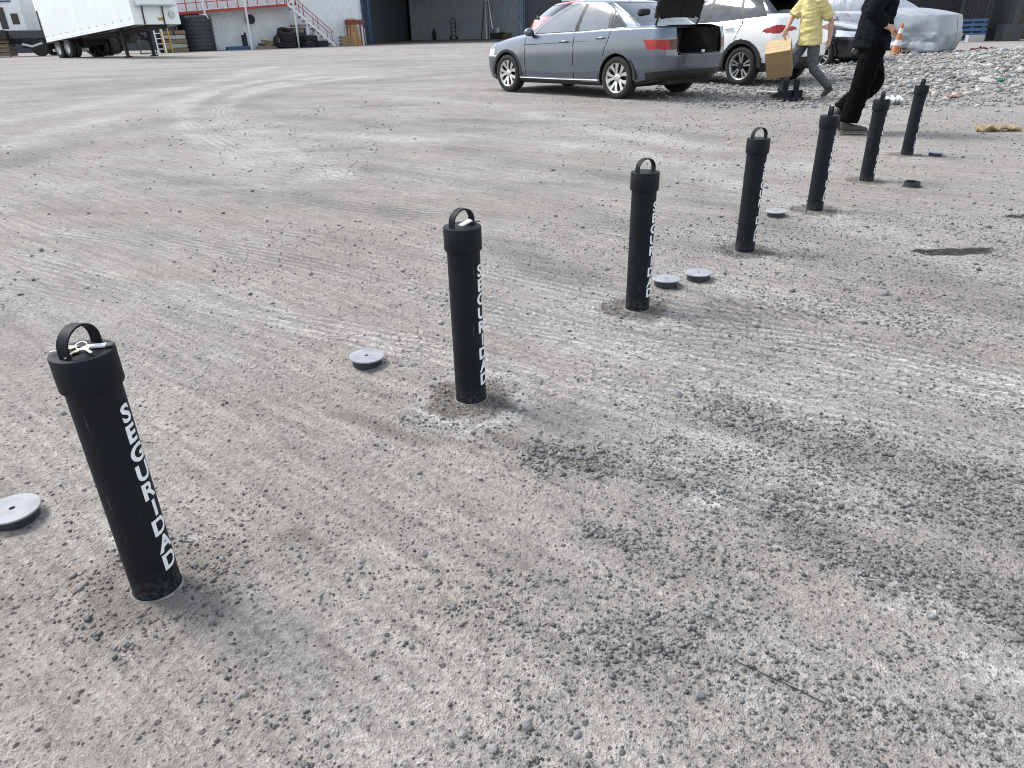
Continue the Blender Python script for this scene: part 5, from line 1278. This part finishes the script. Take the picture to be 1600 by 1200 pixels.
mb = MB(); a, b, c, d = DP(0, .07), DP(1, .07), DP(1, .07, 1.4), DP(0, .07, 1.4); mb.add([a, b, c, d, a - Vector((0, 0, .08)), b - Vector((0, 0, .08)), c - Vector((0, 0, .08)), d - Vector((0, 0, .08))], [(0, 1, 2, 3), (7, 6, 5, 4), (0, 4, 5, 1), (1, 5, 6, 2), (3, 2, 6, 7)]); mb.build('deck_plate', M['redp'], root)
for k in range(14):
    t = (k + .6) / 14.4; mb = MB(); mb.box((0, 0, 0), (.24, .06, .07)); o = mb.build('white_bracket', M['whitem'], root); o.location = DP(t, .12, -.06); o.rotation_euler.z = math.atan2(E_.y, E_.x)
for k in range(13):
    t = k / 12; mb = MB(); mb.bar(DP(t, .05), DP(t, 1.1), .05); mb.build('rail_post', M['redp'], root)
for z in (.6, 1.1):
    mb = MB(); mb.bar(DP(0, z), DP(1, z), .05); mb.build('handrail', M['redp'], root)
for px, py in ((328, 79), (392, 77), (466, 76)):
    q = W2(px, -1.6); t = (q - (D0 - N_ * .1)).dot((D1 - D0).normalized()) / (D1 - D0).length
    mb = MB(); mb.bar((q.x, q.y, 0), (q.x, q.y, zl + (zr - zl) * t + 1.6), .11); mb.build('deck_post', M['whitem'], root)
# stair down from the deck
root = empty('steel_stair', (0, 0, 0), 0, 'steel stair with red treads descending to the right of the deck', 'stair')
S0 = W2(457, -1.55); S1 = W2(523, -1.55); zt = 3.05
mb = MB(); mb.bar((S0.x, S0.y, zt), (S1.x, S1.y, .05), .06, .16); mb.build('stringer', M['whitem'], root)
S0b, S1b = S0 + N_ * .9, S1 + N_ * .9
mb = MB(); mb.bar((S0b.x, S0b.y, zt), (S1b.x, S1b.y, .05), .06, .16); mb.build('stringer', M['whitem'], root)
for k in range(11):
    t = (k + .5) / 11; p = S0.lerp(S1, t); q_ = S0b.lerp(S1b, t); z = zt * (1 - t) + .08
    mb = MB(); mb.bar((p.x, p.y, z), (q_.x, q_.y, z), .26, .05); mb.build('tread', M['redp'], root)
for k in range(4):
    t = .04 + k * .3; p = S0b.lerp(S1b, t); z = zt * (1 - t); mb = MB(); mb.bar((p.x, p.y, z), (p.x, p.y, z + .95), .045); mb.build('baluster', M['redp'], root)
    p = S0.lerp(S1, t); mb = MB(); mb.bar((p.x, p.y, z), (p.x, p.y, z + .95), .045); mb.build('baluster', M['redp'], root)
for a, b in ((S0, S1), (S0b, S1b)):
    mb = MB(); mb.bar((a.x, a.y, zt + .95), (b.x, b.y, 1.0), .045); mb.build('handrail', M['redp'], root)
for px in (483, 508):
    q = W2(px, -1.6); t = (q - S0).dot((S1 - S0).normalized()) / (S1 - S0).length; mb = MB(); mb.bar((q.x, q.y, 0), (q.x, q.y, zt * (1 - t)), .09); mb.build('stair_post', M['whitem'], root)
# things along the white wall
q = W2(309, -.95)
r_ = empty('water_tank', (q.x, q.y, 0), .5, 'black upright water tank under the left end of the red deck', 'tank')
mb = MB(); pr = [(0, 0), (1.12, 0), (1.18, .05)]
for k in range(8): pr += [(1.2, .1 + k * .26), (1.2, .28 + k * .26), (1.165, .3 + k * .26), (1.165, .34 + k * .26)]
pr += [(1.18, 2.2), (1.05, 2.32), (.4, 2.42), (.38, 2.48), (0, 2.5)]
mb.lathe(pr, 36); mb.build('tank_shell', M['tank'], r_, 30); mb = MB(); mb.lathe([(.42, 2.4), (.42, 2.5), (.3, 2.54), (0, 2.55)], 20); mb.build('lid', M['tank'], r_, 40)
mb = MB(); mb.tube([(.9, -.8, 2.1), (.8, -.7, 2.34), (.5, -.5, 2.36), (.2, -.5, 2.34)], .05, 8); mb.build('pipe', M['white_plastic'], r_, 60)
q = W2(397, -.12); mb = MB(); mb.tube([(q.x, q.y, 2.05), (q.x + .1, q.y - .35, 2.05)], .3, 20); mb.tube([(q.x + .1, q.y - .3, 2.05), (q.x + .1, q.y - .36, 2.05)], .33, 20); o = mb.build('extractor_fan', M['black']); tag(o, 'round dark extractor fan on the white wall', 'fan')
def tyre_obj(loc, rot, r, wd, label, group=None):
    mb = MB(); a = wd / 2; mb.lathe([(r * .58, -a * .8), (r * .62, -a), (r * .9, -a), (r, -a * .7), (r, -a * .12), (r * .97, -a * .08), (r * .97, a * .08), (r, a * .12), (r, a * .7), (r * .9, a), (r * .62, a), (r * .58, a * .8)], 30, closed=True); o = mb.build('tyre', M['tyre'], None, 40); o.location = loc; o.rotation_euler = rot; return tag(o, label, 'tyre', group)
for i, (px, off, z, rot, lb) in enumerate(((449, -1.9, .22, (0, 0, 0), 'lowest tyre left of the stair foot'), (449, -1.9, .66, (.05, .03, 0), 'black tyre stacked on another left of the stair foot'), (447, -1.85, 1.06, (.3, .3, 0), 'topmost tyre of the stack left of the stair'), (482, -1.9, .22, (0, 0, 0), 'tyre lying flat under the stair'), (484, -1.85, .66, (0, .04, 0), 'upper tyre of the pair under the stair'), (500, -1.9, .25, (0, .02, 0), 'tyre lying by the right-hand stair post'), (437, -2.0, .5, (1.25, 0, .9), 'tyre leaning on the pile at its left'))):
    q = W2(px, off); tyre_obj((q.x, q.y, z), rot, .62 if i != 6 else .5, .4, lb, 'old tyres piled by the stair')
q = W2(467, -1.0); r_ = empty('scrap_machine', (q.x, q.y, 0), .5, 'dark boxy old machine standing between the tyre piles', 'machine')
mb = MB(); mb.box((0, 0, .7), (1.1, .7, 1.4), ch=.05); mb.build('housing', M['black'], r_); mb = MB(); mb.box((0, -.36, 1.2), (.8, .06, .3), ch=.02); mb.build('panel', M['wood'], r_); mb = MB(); mb.box((.1, -.1, 1.55), (1.2, .8, .14), ch=.03); mb.build('hood', M['wood'], r_)
q = W2(495, -.9); mb = MB(); mb.lathe([(0, 0), (.34, .02), (.35, .05), (.35, .9), (.33, 1.08), (.18, 1.2), (.1, 1.22), (.1, 1.3), (0, 1.3)], 24); o = mb.build('gas_drum', M['white_plastic'], None, 40); o.location = (q.x, q.y, 0); tag(o, 'white gas drum behind the stair posts', 'drum')
for k, (p0, p1, z0, z1) in enumerate(((408, 436, .55, .35), (402, 440, .32, .22), (412, 438, .12, .7), (398, 432, .1, .1))):
    a, b = W2(p0, -1.7 - .1 * k), W2(p1, -1.7 - .1 * k); mb = MB(); mb.bar((a.x, a.y, z0), (b.x, b.y, z1), .16, .2); o = mb.build('timber_beam', M['wood' if k != 1 else 'tank']); tag(o, ['dark timber beam sloping up to the left against the tyres', 'dark steel beam lying below the sloping timber', 'timber leaning up onto the tyre pile', 'lowest timber lying on the ground left of the tyres'][k], 'beam', 'beams heaped beside the tyres')
a, b = W2(352, -1.3), W2(388, -1.3); mb = MB(); mb.bar((a.x, a.y, .12), (b.x, b.y, .14), .5, .22); o = mb.build('pallet_stack', M['pallet']); tag(o, 'low dark blue pallet lying along the foot of the white wall', 'pallet')
q = W2(382, -1.2); mb = MB(); mb.box((q.x, q.y, .62), (.35, .3, .75), ch=.04); mb.box((q.x + .1, q.y, 1.05), (.16, .16, .2), ch=.03); o = mb.build('small_pump', M['black']); tag(o, 'small dark pump standing on the low blue pallet', 'pump')
# red frame, board, crate and cone next to the blue column
q = W2(557, -1.3); a_ = math.atan2(E_.y, E_.x)
r_ = empty('work_stand', (q.x, q.y, 0), a_, 'maroon steel work stand left of the blue lattice column', 'stand')
for e in (-1, 1):
    for f_ in (-.3, .3): mb = MB(); mb.bar((e * .62, f_, 0), (e * .58, f_, 1.7), .08); mb.build('leg', M['maroon'], r_)
mb = MB(); mb.box((0, 0, 1.72), (1.4, .75, .36), ch=.01); mb.build('apron', M['maroon'], r_)
q = W2(553, -.55); mb = MB(); mb.box((0, 0, 1.0), (.85, .05, 2.05)); o = mb.build('plywood_board', M['plywood']); o.location = (q.x, q.y, 0); o.rotation_euler = (R(-6), 0, a_); tag(o, 'orange plywood board leaning on the wall behind the maroon stand', 'board')
q = W2(566, -.6); mb = MB(); mb.lathe([(0, 0), (.3, 0), (.31, .05), (.3, 1.2), (.26, 1.4), (.1, 1.45), (0, 1.45)], 24); o = mb.build('white_cylinder', M['white_plastic'], None, 40); o.location = (q.x, q.y, 0); tag(o, 'white cylinder behind the right leg of the maroon stand', 'cylinder')
q = W2(541, -1.6); r_ = empty('wooden_crate', (q.x, q.y, 0), a_, 'brown wooden crate at the foot of the stair', 'crate')
for k in range(3): 
    for e in (-1, 1): mb = MB(); mb.box((0, e * .35, .14 + k * .24), (.95, .03, .2)); mb.build('slat', M['card_shade_brown'], r_); mb = MB(); mb.box((e * .47, 0, .14 + k * .24), (.03, .66, .2)); mb.build('slat', M['card_shade_brown'], r_)
q = W2(561, -1.9); mb = MB(); mb.lathe([(0, .72), (.05, .72), (.17, .06), (.28, .05), (.28, 0), (0, 0)], 20); o = mb.build('small_traffic_cone', M['orange'], None, 40); o.location = (q.x, q.y, 0); tag(o, 'small orange cone in front of the maroon stand', 'cone')

# hangar
HC0 = G(577, 70); HE = Vector((1, -.06)).normalized()
HO = Vector((HC0.x, HC0.y)); s1 = LX(815, HO, HE); HC1 = HO + HE * s1
HN = Vector((-HE.y, HE.x)); ha = math.atan2(HE.y, HE.x)
lattice('lattice_column', (HO.x, HO.y, 0), 7.5, .55, 'blue lattice column left of the hangar opening', M['blue'], ha)
lattice('lattice_column', (HC1.x, HC1.y, 0), 7.5, .55, 'blue lattice column behind the nose of the grey sedan', M['blue'], ha)
r_ = empty('hangar_roof', (HO.x, HO.y, 0), ha, 'sheet roof over the dark hangar bay', 'roof')
mb = MB(); mb.box((s1 / 2, 15, 7.6), (s1 + 16, 31, .2)); mb.build('roof_sheet', M['grey_sheet'], r_)
mb = MB(); mb.box((s1 / 2, .2, 7.1), (s1 + 14, .3, .8)); mb.build('eave_truss', M['blue'], r_)
HB = HO + HN * 22
def HP(px, off): s_ = LX(px, HO + HN * off, HE); return HO + HN * off + HE * s_
a, b = HP(643, 20), HP(832, 17); sheet_wall('hangar_wall', (a.x, a.y), (b.x, b.y), 7.4, M['grey_sheet'], 'grey corrugated wall at the back of the open hangar', 'wall', 1.0, .25)
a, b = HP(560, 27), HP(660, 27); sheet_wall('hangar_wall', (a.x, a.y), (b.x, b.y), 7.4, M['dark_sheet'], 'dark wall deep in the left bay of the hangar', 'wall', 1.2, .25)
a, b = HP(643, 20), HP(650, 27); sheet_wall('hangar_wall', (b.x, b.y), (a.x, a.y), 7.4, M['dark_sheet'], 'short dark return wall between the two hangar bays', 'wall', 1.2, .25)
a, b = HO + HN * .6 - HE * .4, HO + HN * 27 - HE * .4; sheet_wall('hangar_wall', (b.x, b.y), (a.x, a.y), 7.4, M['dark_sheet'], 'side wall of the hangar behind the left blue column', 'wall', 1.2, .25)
a, b = HP(628, 24), HP(642, 24); mb = MB(); mb.box((0, 0, 1.4), ((b - a).length, .5, 2.8), ch=.02); o = mb.build('tall_cabinet', mat('dark_brown_cabinet', (.045, .028, .02), .6)); o.location = ((a.x + b.x) / 2, a.y, 0); tag(o, 'tall dark brown cabinet in the left hangar bay', 'cabinet')
# pickup in the left bay
q = HP(592, 10); r_ = empty('parked_pickup', (q.x, q.y, 0), R(-92), 'dark pickup parked inside the left hangar bay', 'pickup')
dp = mat('dark_pickup_paint', (.05, .055, .065), .35, 0, .1, 3, coat=.5)
mb = MB(); mb.box((1.7, 0, .85), (1.3, 1.75, .55), ch=.12); mb.box((-.1, 0, .85), (2.4, 1.8, .6), ch=.1); mb.box((-1.9, 0, .9), (1.6, 1.8, .6), ch=.06); mb.build('body', dp, r_, 40)
mb = MB(); mb.prism([(1.05, 1.1), (.45, 1.72), (-.9, 1.75), (-1.1, 1.1)], -.75, .75, Matrix.Rotation(R(90), 4, 'X')); mb.build('cab', dp, r_, 40)
mb = MB(); mb.prism([(1.08, 1.14), (.52, 1.70), (.49, 1.70), (1.04, 1.14)], -.68, .68, Matrix.Translation((.03, 0, 0)) @ Matrix.Rotation(R(90), 4, 'X')); mb.build('windscreen', M['window'], r_)
mb = MB(); mb.box((2.36, 0, .86), (.06, 1.0, .28), ch=.02); mb.build('grille', M['black'], r_); mb = MB(); mb.box((2.38, 0, .52), (.18, 1.8, .2), ch=.05); mb.build('bumper', M['chrome'], r_, 40)
for e in (-1, 1):
    mb = MB(); mb.box((2.34, e * .68, .88), (.08, .32, .22), ch=.03); mb.build('headlamp', M['headlamp'], r_, 40)
    for xx in (1.6, -1.7):
        mb = MB(); mb.tube([(xx, e * .65, .37), (xx, e * .88, .37)], .37, 24); mb.build('wheel', M['tyre'], r_, 40)
# things along the grey hangar wall
def HW(px, off=0.): 
    t = (px - 643) / (832 - 643); return HP(px, 20 - 3 * t - .5 - off)
def stepladder(px, label):
    q = HW(px, .8); r = empty('step_ladder', (q.x, q.y, 0), ha, label, 'ladder')
    for e in (-1, 1):
        mb = MB(); mb.bar((e * .38 + .35, -.7, 0), (e * .16, 0, 3.7), .1, .05); mb.build('stile', M['alum'], r); mb = MB(); mb.bar((e * .38 - .35, .5, 0), (e * .16, 0, 3.7), .1, .05); mb.build('stile', M['tank'], r)
    for k in range(10):
        t = (k + .5) / 10; mb = MB(); mb.bar((-.16 * t - .38 * (1 - t) + .35 * (1 - t), -.7 * (1 - t), 3.7 * t), (.16 * t + .38 * (1 - t) + .35 * (1 - t), -.7 * (1 - t), 3.7 * t), .08, .03); mb.build('rung', M['alum'], r)
stepladder(762, 'tall aluminium step ladder by the grey hangar wall')
q = HW(709, .4); r_ = empty('hand_truck', (q.x, q.y, 0), ha, 'black hand truck leaning on the grey hangar wall', 'hand truck')
mb = MB(); mb.tube([(-.24, 0, 0), (-.24, .3, 1.8), (-.16, .34, 2.05), (.16, .34, 2.05), (.24, .3, 1.8), (.24, 0, 0)], .045, 8); mb.build('frame', M['black'], r_, 60)
for k in range(4): mb = MB(); mb.bar((-.24, .07 * k, .4 + .4 * k), (.24, .07 * k, .4 + .4 * k), .05); mb.build('cross_bar', M['black'], r_)
for e in (-1, 1): mb = MB(); mb.tube([(e * .28, .05, .16), (e * .4, .05, .16)], .16, 18); mb.build('wheel', M['tyre'], r_, 40)
mb = MB(); mb.box((0, -.2, .03), (.55, .35, .03)); mb.build('toe_plate', M['black'], r_)
q = HW(679, .5); mb = MB(); mb.lathe([(0, 0), (.2, 0), (.21, .04), (.21, .7), (.17, .84), (.07, .9), (.07, 1.0), (.1, 1.02), (.1, 1.1), (0, 1.1)], 20); o = mb.build('gas_bottle', M['black'], None, 40); o.location = (q.x, q.y, 0); tag(o, 'small black gas bottle at the foot of the grey hangar wall', 'gas bottle')
q = HW(778, 1.2); mb = MB(); mb.box((0, 0, .3), (1.6, .8, .6), ch=.05); o = mb.build('dark_bench', M['black']); o.location = (q.x, q.y, 0); tag(o, 'low dark bench at the foot of the hangar wall right of the ladder', 'bench')
q = HW(777, 1.2); mb = MB(); mb.lathe([(0, .6), (.2, .6), (.25, 1.05), (.24, 1.06), (0, 1.02)], 20); o = mb.build('white_bucket', M['white_plastic'], None, 40); o.location = (q.x, q.y, 0); tag(o, 'white bucket standing on the low dark bench', 'bucket')
q = HW(793, 1.6); mb = MB(); mb.box((0, 0, .28), (.9, .7, .55), ch=.02); o = mb.build('cardboard_carton', M['wood']); o.location = (q.x, q.y, 0); tag(o, 'brown carton on the hangar floor near the right column', 'carton')
q = HW(779, .3); mb = MB(); mb.tube([(q.x, q.y, 1.0), (q.x, q.y, 7.0)], .05, 8); o = mb.build('pipe', M['alum']); tag(o, 'thin pipe running up the hangar wall above the white bucket', 'pipe')
# dark building and fence lines that close the yard
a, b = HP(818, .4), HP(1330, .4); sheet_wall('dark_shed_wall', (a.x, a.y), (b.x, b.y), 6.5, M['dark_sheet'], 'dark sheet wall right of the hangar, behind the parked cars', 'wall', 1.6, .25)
q = HP(896, -.8); r_ = empty('white_rack', (q.x, q.y, 0), ha, 'white frame rack against the dark wall above the sedan roof', 'rack')
for z in (2.9, 3.4): mb = MB(); mb.box((0, 0, z), (2.0, .3, .1)); mb.build('shelf', M['whitem'], r_)
for e in (-1, -.33, .33, 1): mb = MB(); mb.bar((e * .95, 0, 0), (e * .95, 0, 3.4), .07); mb.build('post', M['whitem'], r_)
sheet_wall('perimeter_wall', (-75, 74), (A_.x - .5, A_.y + 8), 3.2, M['dark_sheet'], 'dark perimeter wall behind the white trailer', 'wall', 2.0, .3)

# white trailer, nose up on its landing legs
W = G(105, 91); yaw = R(-37.5); tf = Vector((math.cos(yaw), math.sin(yaw), 0)); trr = Vector((tf.y, -tf.x, 0)); TO = W - trr * 1.2
root = empty('box_trailer', TO, 0, 'large white box trailer standing nose-up at the left', 'trailer'); root.rotation_euler = (Matrix.Rotation(yaw, 4, 'Z') @ Matrix.Rotation(R(-4), 4, 'Y')).to_euler()
TL, TZ, TT = 9.0, 1.0, 3.9
mb = MB(); mb.box(((TL - 1.8) / 2, 0, (TZ + .16 + TT) / 2), (TL + 1.8 - .02, 2.54, TT - TZ - .16)); mb.build('box_core', M['trailer'], root)
n = 9
for sd_ in (1, -1):
    for k in range(n):
        x0 = -1.8 + (TL + 1.8) / n * k; wv = (TL + 1.8) / n; mb = MB(); mb.box((x0 + wv / 2, sd_ * 1.278, (TZ + .16 + TT) / 2), (wv - .008, .016, TT - TZ - .17)); mb.build('side_panel', M['trailer'], root)
    mb = MB(); mb.box(((TL - 1.8) / 2, sd_ * 1.275, TZ + .08), (TL + 1.8, .05, .17), ch=.008); mb.build('side_rail', M['trailer'], root)
    for k in range(12):
        mb = MB(); mb.box((-1.6 + k * .93, sd_ * 1.294, TZ + .30), (.07, .016, .035)); mb.build('marker_lamp', M['maroon'] if k > 8 else M['black'], root)
mb = MB(); mb.box((-1.83, 0, (TZ + TT) / 2), (.06, 2.58, TT - TZ + .1)); mb.build('rear_frame', M['trailer_grey'], root)
mb = MB(); mb.box((TL + .02, 0, (TZ + TT) / 2), (.05, 2.58, TT - TZ), ch=.01); mb.build('front_wall', M['trailer'], root)
mb = MB(); mb.box((TL + .30, -.05, 2.75), (.52, 1.95, 1.75), ch=.06); mb.build('refrigeration_unit', M['trailer'], root, 40)
mb = MB(); mb.box((TL + .30, -.05, 1.86), (.54, 1.97, .05)); mb.build('unit_base', M['trailer_grey'], root)
for y_ in (-.75, .35): mb = MB(); mb.tube([(TL + .08, y_, 1.0), (TL + .12, y_, 1.5), (TL + .1, y_ + .05, 1.9)], .035, 8); mb.build('air_hose', M['black'], root, 60)
mb = MB(); mb.tube([(TL + .03, .85, 1.45), (TL + .12, .85, 1.45)], .17, 18); mb.build('connector_plate', M['trailer_grey'], root, 40)
mb = MB(); mb.box((TL + .06, .2, 1.25), (.02, .3, .14)); mb.build('warning_sticker', M['yladder'], root)
mb = MB(); mb.box(((TL - 1.8) / 2, 0, TZ - .08), (TL + 1.6, 1.1, .16)); mb.box((.2, 0, .72), (2.6, 1.0, .3)); mb.build('chassis', M['undercar'], root)
for xx in (-.62, .62):
    for sd_ in (1, -1):
        for y_ in (1.14, .82):
            h_ = empty('wheel', (xx, y_ * sd_, .49), rot=(R(-90) * sd_, 0, 0)); h_.parent = root
            mb = MB(); a = .13; r = .49; mb.lathe([(r * .56, -a), (r * .9, -a), (r, -a * .7), (r, a * .7), (r * .9, a), (r * .56, a)], 32); mb.build('tyre', M['tyre'], h_, 40)
            mb = MB(); mb.lathe([(r * .56, a), (r * .54, a * .4), (r * .35, -a * .2), (r * .2, 0), (0, a * .2)] if y_ > 1 else [(r * .56, a), (0, a * .3)], 28); mb.build('rim', M['alum'], h_, 40)
for sd_ in (1, -1):
    mb = MB(); mb.box((6.4, .75 * sd_, .35), (.14, .14, 1.4)); mb.box((6.4, .75 * sd_, -.36), (.35, .3, .06)); mb.bar((6.4, .75 * sd_, .3), (5.4, .55 * sd_, .95), .08); mb.build('landing_leg', M['undercar'], root)
mb = MB(); mb.box((3.6, .9, .7), (1.3, .45, .5), ch=.05); mb.build('tool_box', M['black'], root)
mb = MB(); mb.box((-1.75, 0, .55), (.1, 2.2, .14)); mb.bar((-1.75, .7, .55), (-1.75, .7, 1.0), .1); mb.bar((-1.75, -.7, .55), (-1.75, -.7, 1.0), .1); mb.build('under_run_bar', M['whitem'], root)

# clutter seen under and beside the trailer nose
def ladder(px, off, h_, mt, label, w_=.5):
    q = W2(px, off); r = empty('ladder', (q.x, q.y, 0), 0, label, 'ladder', rot=(R(-8), 0, a_))
    for e in (-1, 1): mb = MB(); mb.bar((e * w_ / 2, 0, 0), (e * w_ / 2, 0, h_), .09, .06); mb.build('stile', mt, r)
    for k in range(int(h_ / .33)): mb = MB(); mb.bar((-w_ / 2, 0, .25 + k * .33), (w_ / 2, 0, .25 + k * .33), .05, .05); mb.build('rung', mt, r)
ladder(250, -3.0, 2.3, M['alum'], 'aluminium ladder standing under the trailer nose'); ladder(260, -3.0, 2.3, M['yladder'], 'yellow ladder right of the aluminium one')
for k in range(5):
    q = W2(273, -2.6); mb = MB(); mb.box((0, 0, .14 + k * .28), (1.5 - .1 * (k % 2), .5, .24), ch=.01); o = mb.build('concrete_beam', M['concrete'] if k % 2 else M['wood']); o.location = (q.x, q.y, 0); o.rotation_euler.z = a_ + random.gauss(0, .06)
    tag(o, ['lowest beam of the stack beside the yellow ladder', 'second beam from the ground in the stack by the yellow ladder', 'middle beam of the stack by the yellow ladder', 'fourth beam up in the stack by the yellow ladder', 'topmost beam of the stack by the yellow ladder'][k], 'beam', 'beams stacked beside the yellow ladder')
q = W2(228, -4.5); r_ = empty('work_trestle', (q.x, q.y, 0), a_, 'grey green metal frame standing under the trailer', 'frame')
for e in (-1, 1):
    mb = MB(); mb.bar((e * .5, 0, 0), (e * .4, 0, 1.1), .07); mb.build('leg', M['tank'], r_); mb = MB(); mb.bar((-.5, 0, .55 + .5 * e), (.5, 0, .55 + .5 * e), .07); mb.build('rail', M['tank'], r_)
q = W2(205, -1.0); r_ = empty('parked_truck_chassis', (q.x, q.y, 0), R(20), 'dark truck chassis parked behind the trailer', 'truck')
mb = MB(); mb.box((0, 0, 1.0), (6.5, 1.0, .3)); mb.build('frame', M['undercar'], r_); mb = MB(); mb.box((2.0, 0, 1.9), (2.0, 2.3, 1.9), ch=.12); mb.build('cab', M['dark_sheet'], r_, 40); mb = MB(); mb.box((3.02, 0, 2.3), (.04, 1.9, .7), ch=.01); mb.build('windscreen', M['window'], r_)
for xx in (-2.4, -1.2, 2.0):
    for e in (-1, 1): mb = MB(); mb.tube([(xx, e * .85, .5), (xx, e * 1.15, .5)], .5, 24); mb.build('wheel', M['tyre'], r_, 40)
# white truck at the far left edge
q = G(38, 88); r_ = empty('white_truck', (q.x, q.y, 0), R(8), 'white truck cab with dark windows at the far left edge', 'truck')
mb = MB(); mb.box((-2.4, 0, 2.75), (2.6, 2.3, 2.5), ch=.08); mb.build('cab', M['whitem'], r_, 40)
mb = MB(); mb.box((.3, 0, 3.15), (1.7, 2.2, 3.1), ch=.05); mb.build('sleeper_box', M['whitem'], r_, 40)
mb = MB(); mb.box((-2.35, -1.17, 3.2), (1.3, .05, 1.25), ch=.02); mb.build('window', M['window'], r_)
mb = MB(); mb.box((-.15, -1.13, 2.35), (.42, .05, 1.3), ch=.02); mb.build('window', M['window'], r_)
mb = MB(); mb.box((.62, -1.13, 2.3), (.45, .05, .65), ch=.02); mb.build('window', M['window'], r_)
for k in range(6): mb = MB(); mb.box((.35, -1.13, 3.65 + k * .16), (1.0, .05, .1)); mb.build('louvre', M['tank'], r_)
mb = MB(); mb.box((-.1, -1.14, 3.35), (1.5, .06, .1)); mb.build('stripe', M['blue'], r_)
mb = MB(); mb.box((-1.0, -.9, 1.35), (1.5, .5, .6), ch=.05); mb.build('step_box', M['black'], r_)
mb = MB(); mb.box((0, 0, .95), (6, .9, .35)); mb.box((.9, -.6, .8), (1.0, .5, .6), ch=.1); mb.build('chassis', M['undercar'], r_)
mb = MB(); mb.tube([(.6, -1.1, .75), (1.2, -1.1, .6), (1.9, -1.1, .8)], .1, 8); mb.build('exhaust_pipe', M['alum'], r_, 60)
for xx in (-2.3, 1.6):
    for e in (-1, 1): mb = MB(); mb.tube([(xx, e * .85, .5), (xx, e * 1.15, .5)], .5, 24); mb.build('wheel', M['tyre'], r_, 40)
q = G(6, 89); r_ = empty('wooden_crate', (q.x, q.y, 0), .1, 'brown slatted crate at the very left edge', 'crate')
for k in range(5):
    mb = MB(); mb.box((0, -.5, .15 + k * .27), (1.5, .06, .2)); mb.build('slat', M['wood'], r_); mb = MB(); mb.box((.72, 0, .15 + k * .27), (.06, .94, .2)); mb.build('slat', M['wood'], r_)
for e in (-1, 1): mb = MB(); mb.box((e * .7, -.44, .68), (.08, .06, 1.36)); mb.build('corner_post', M['wood'], r_)

# gate and fence at the right edge
def gate_frame(px0, px1, Y, h_, label, bars=14, tilt=0.):
    a = GY(px0, 60, Y); b = GY(px1, 60, Y); w_ = b.x - a.x; r = empty('metal_gate', (a.x, Y, 0), 0, label, 'gate', rot=(0, 0, tilt))
    for x_ in (0, w_): mb = MB(); mb.bar((x_, 0, 0), (x_, 0, h_), .1); mb.build('stile', M['gate'], r)
    for z in (.12, .85, h_ - .05): mb = MB(); mb.bar((0, 0, z), (w_, 0, z), .08); mb.build('rail', M['gate'], r)
    for k in range(1, bars): mb = MB(); mb.bar((w_ * k / bars, 0, .85), (w_ * k / bars, 0, h_), .035); mb.build('bar', M['gate'], r)
    return r, w_
YG = 37.0
g_, gw = gate_frame(1493, 1537, YG, 3.6, 'black barred gate leaf behind the covered car', 12)
q = GY(1518, 60, YG - .35); r_ = empty('blue_pallet', (q.x, YG - .35, 0), 0, 'blue slatted pallet leaning on the black gate', 'pallet', rot=(R(-8), 0, 0))
for k in range(5): mb = MB(); mb.box((0, 0, .12 + k * .2), (1.3, .04, .11)); mb.build('slat', M['pallet'], r_)
for e in (-1, 0, 1): mb = MB(); mb.box((e * .55, .06, .5), (.09, .07, .98)); mb.build('batten', M['pallet'], r_)
q = G(1524, 66); r_ = empty('concrete_block', (q.x, q.y, 0), .1, 'hollow grey concrete block in front of the black gate', 'block')
mb = MB(); mb.box((0, 0, .14), (.8, .03, .26)); mb.box((0, .2, .14), (.8, .03, .26)); mb.build('face_shell', M['concrete'], r_)
for e in (-1, 0, 1): mb = MB(); mb.box((e * .37, .1, .14), (.05, .168, .255)); mb.build('web', M['concrete'], r_)
mb = MB(); mb.box((0, .1, .285), (.8, .23, .03)); mb.build('top', M['concrete'], r_)
a = GY(1440, 60, YG + 1.5); b = GY(1760, 60, YG + 1.5); sheet_wall('dark_fence', (a.x - 4, YG + 4.5), (b.x, YG + 2.5), 4.5, M['gate'], 'black sheet fence behind the gate on the right', 'fence', 1.2, .2)
q = GY(1548, 60, YG + .6); mb = MB(); mb.box((0, 0, 1.9), (.9, .5, 3.8)); o = mb.build('gate_pillar', M['gate']); o.location = (q.x, YG + .6, 0); tag(o, 'broad black pillar right of the barred gate', 'pillar')
q = GY(1577, 60, YG - .4); r_ = empty('portal_post', (q.x, YG - .4, 0), 0, 'dark steel portal post on a square foot near the right edge', 'post')
mb = MB(); mb.box((0, 0, 2.0), (.34, .34, 4.0), ch=.01); mb.build('post', M['tank'], r_); mb = MB(); mb.box((-.1, 0, .35), (.85, .6, .7), ch=.02); mb.build('foot', M['tank'], r_); mb = MB(); mb.box((1.4, 0, 1.05), (2.5, .12, .14)); mb.build('cross_rail', M['tank'], r_)
q = GY(1563, 60, YG + 1.6); mb = MB(); mb.box((0, 0, 2.9), (.8, .06, 1.8)); o = mb.build('red_panel', mat('faded_red_panel', (.3, .08, .07), .7)); o.location = (q.x, YG + 1.2, 0); tag(o, 'faded red panel between the black pillar and the portal post', 'panel')
q = GY(1600, 60, YG + .6); mb = MB(); mb.box((0, 0, 1.0), (1.2, .6, 1.9), ch=.02); o = mb.build('dark_cabinet', mat('olive_cabinet', (.06, .055, .035), .7)); o.location = (q.x, YG + .6, 0); tag(o, 'dark olive cabinet behind the portal rail at the right edge', 'cabinet')
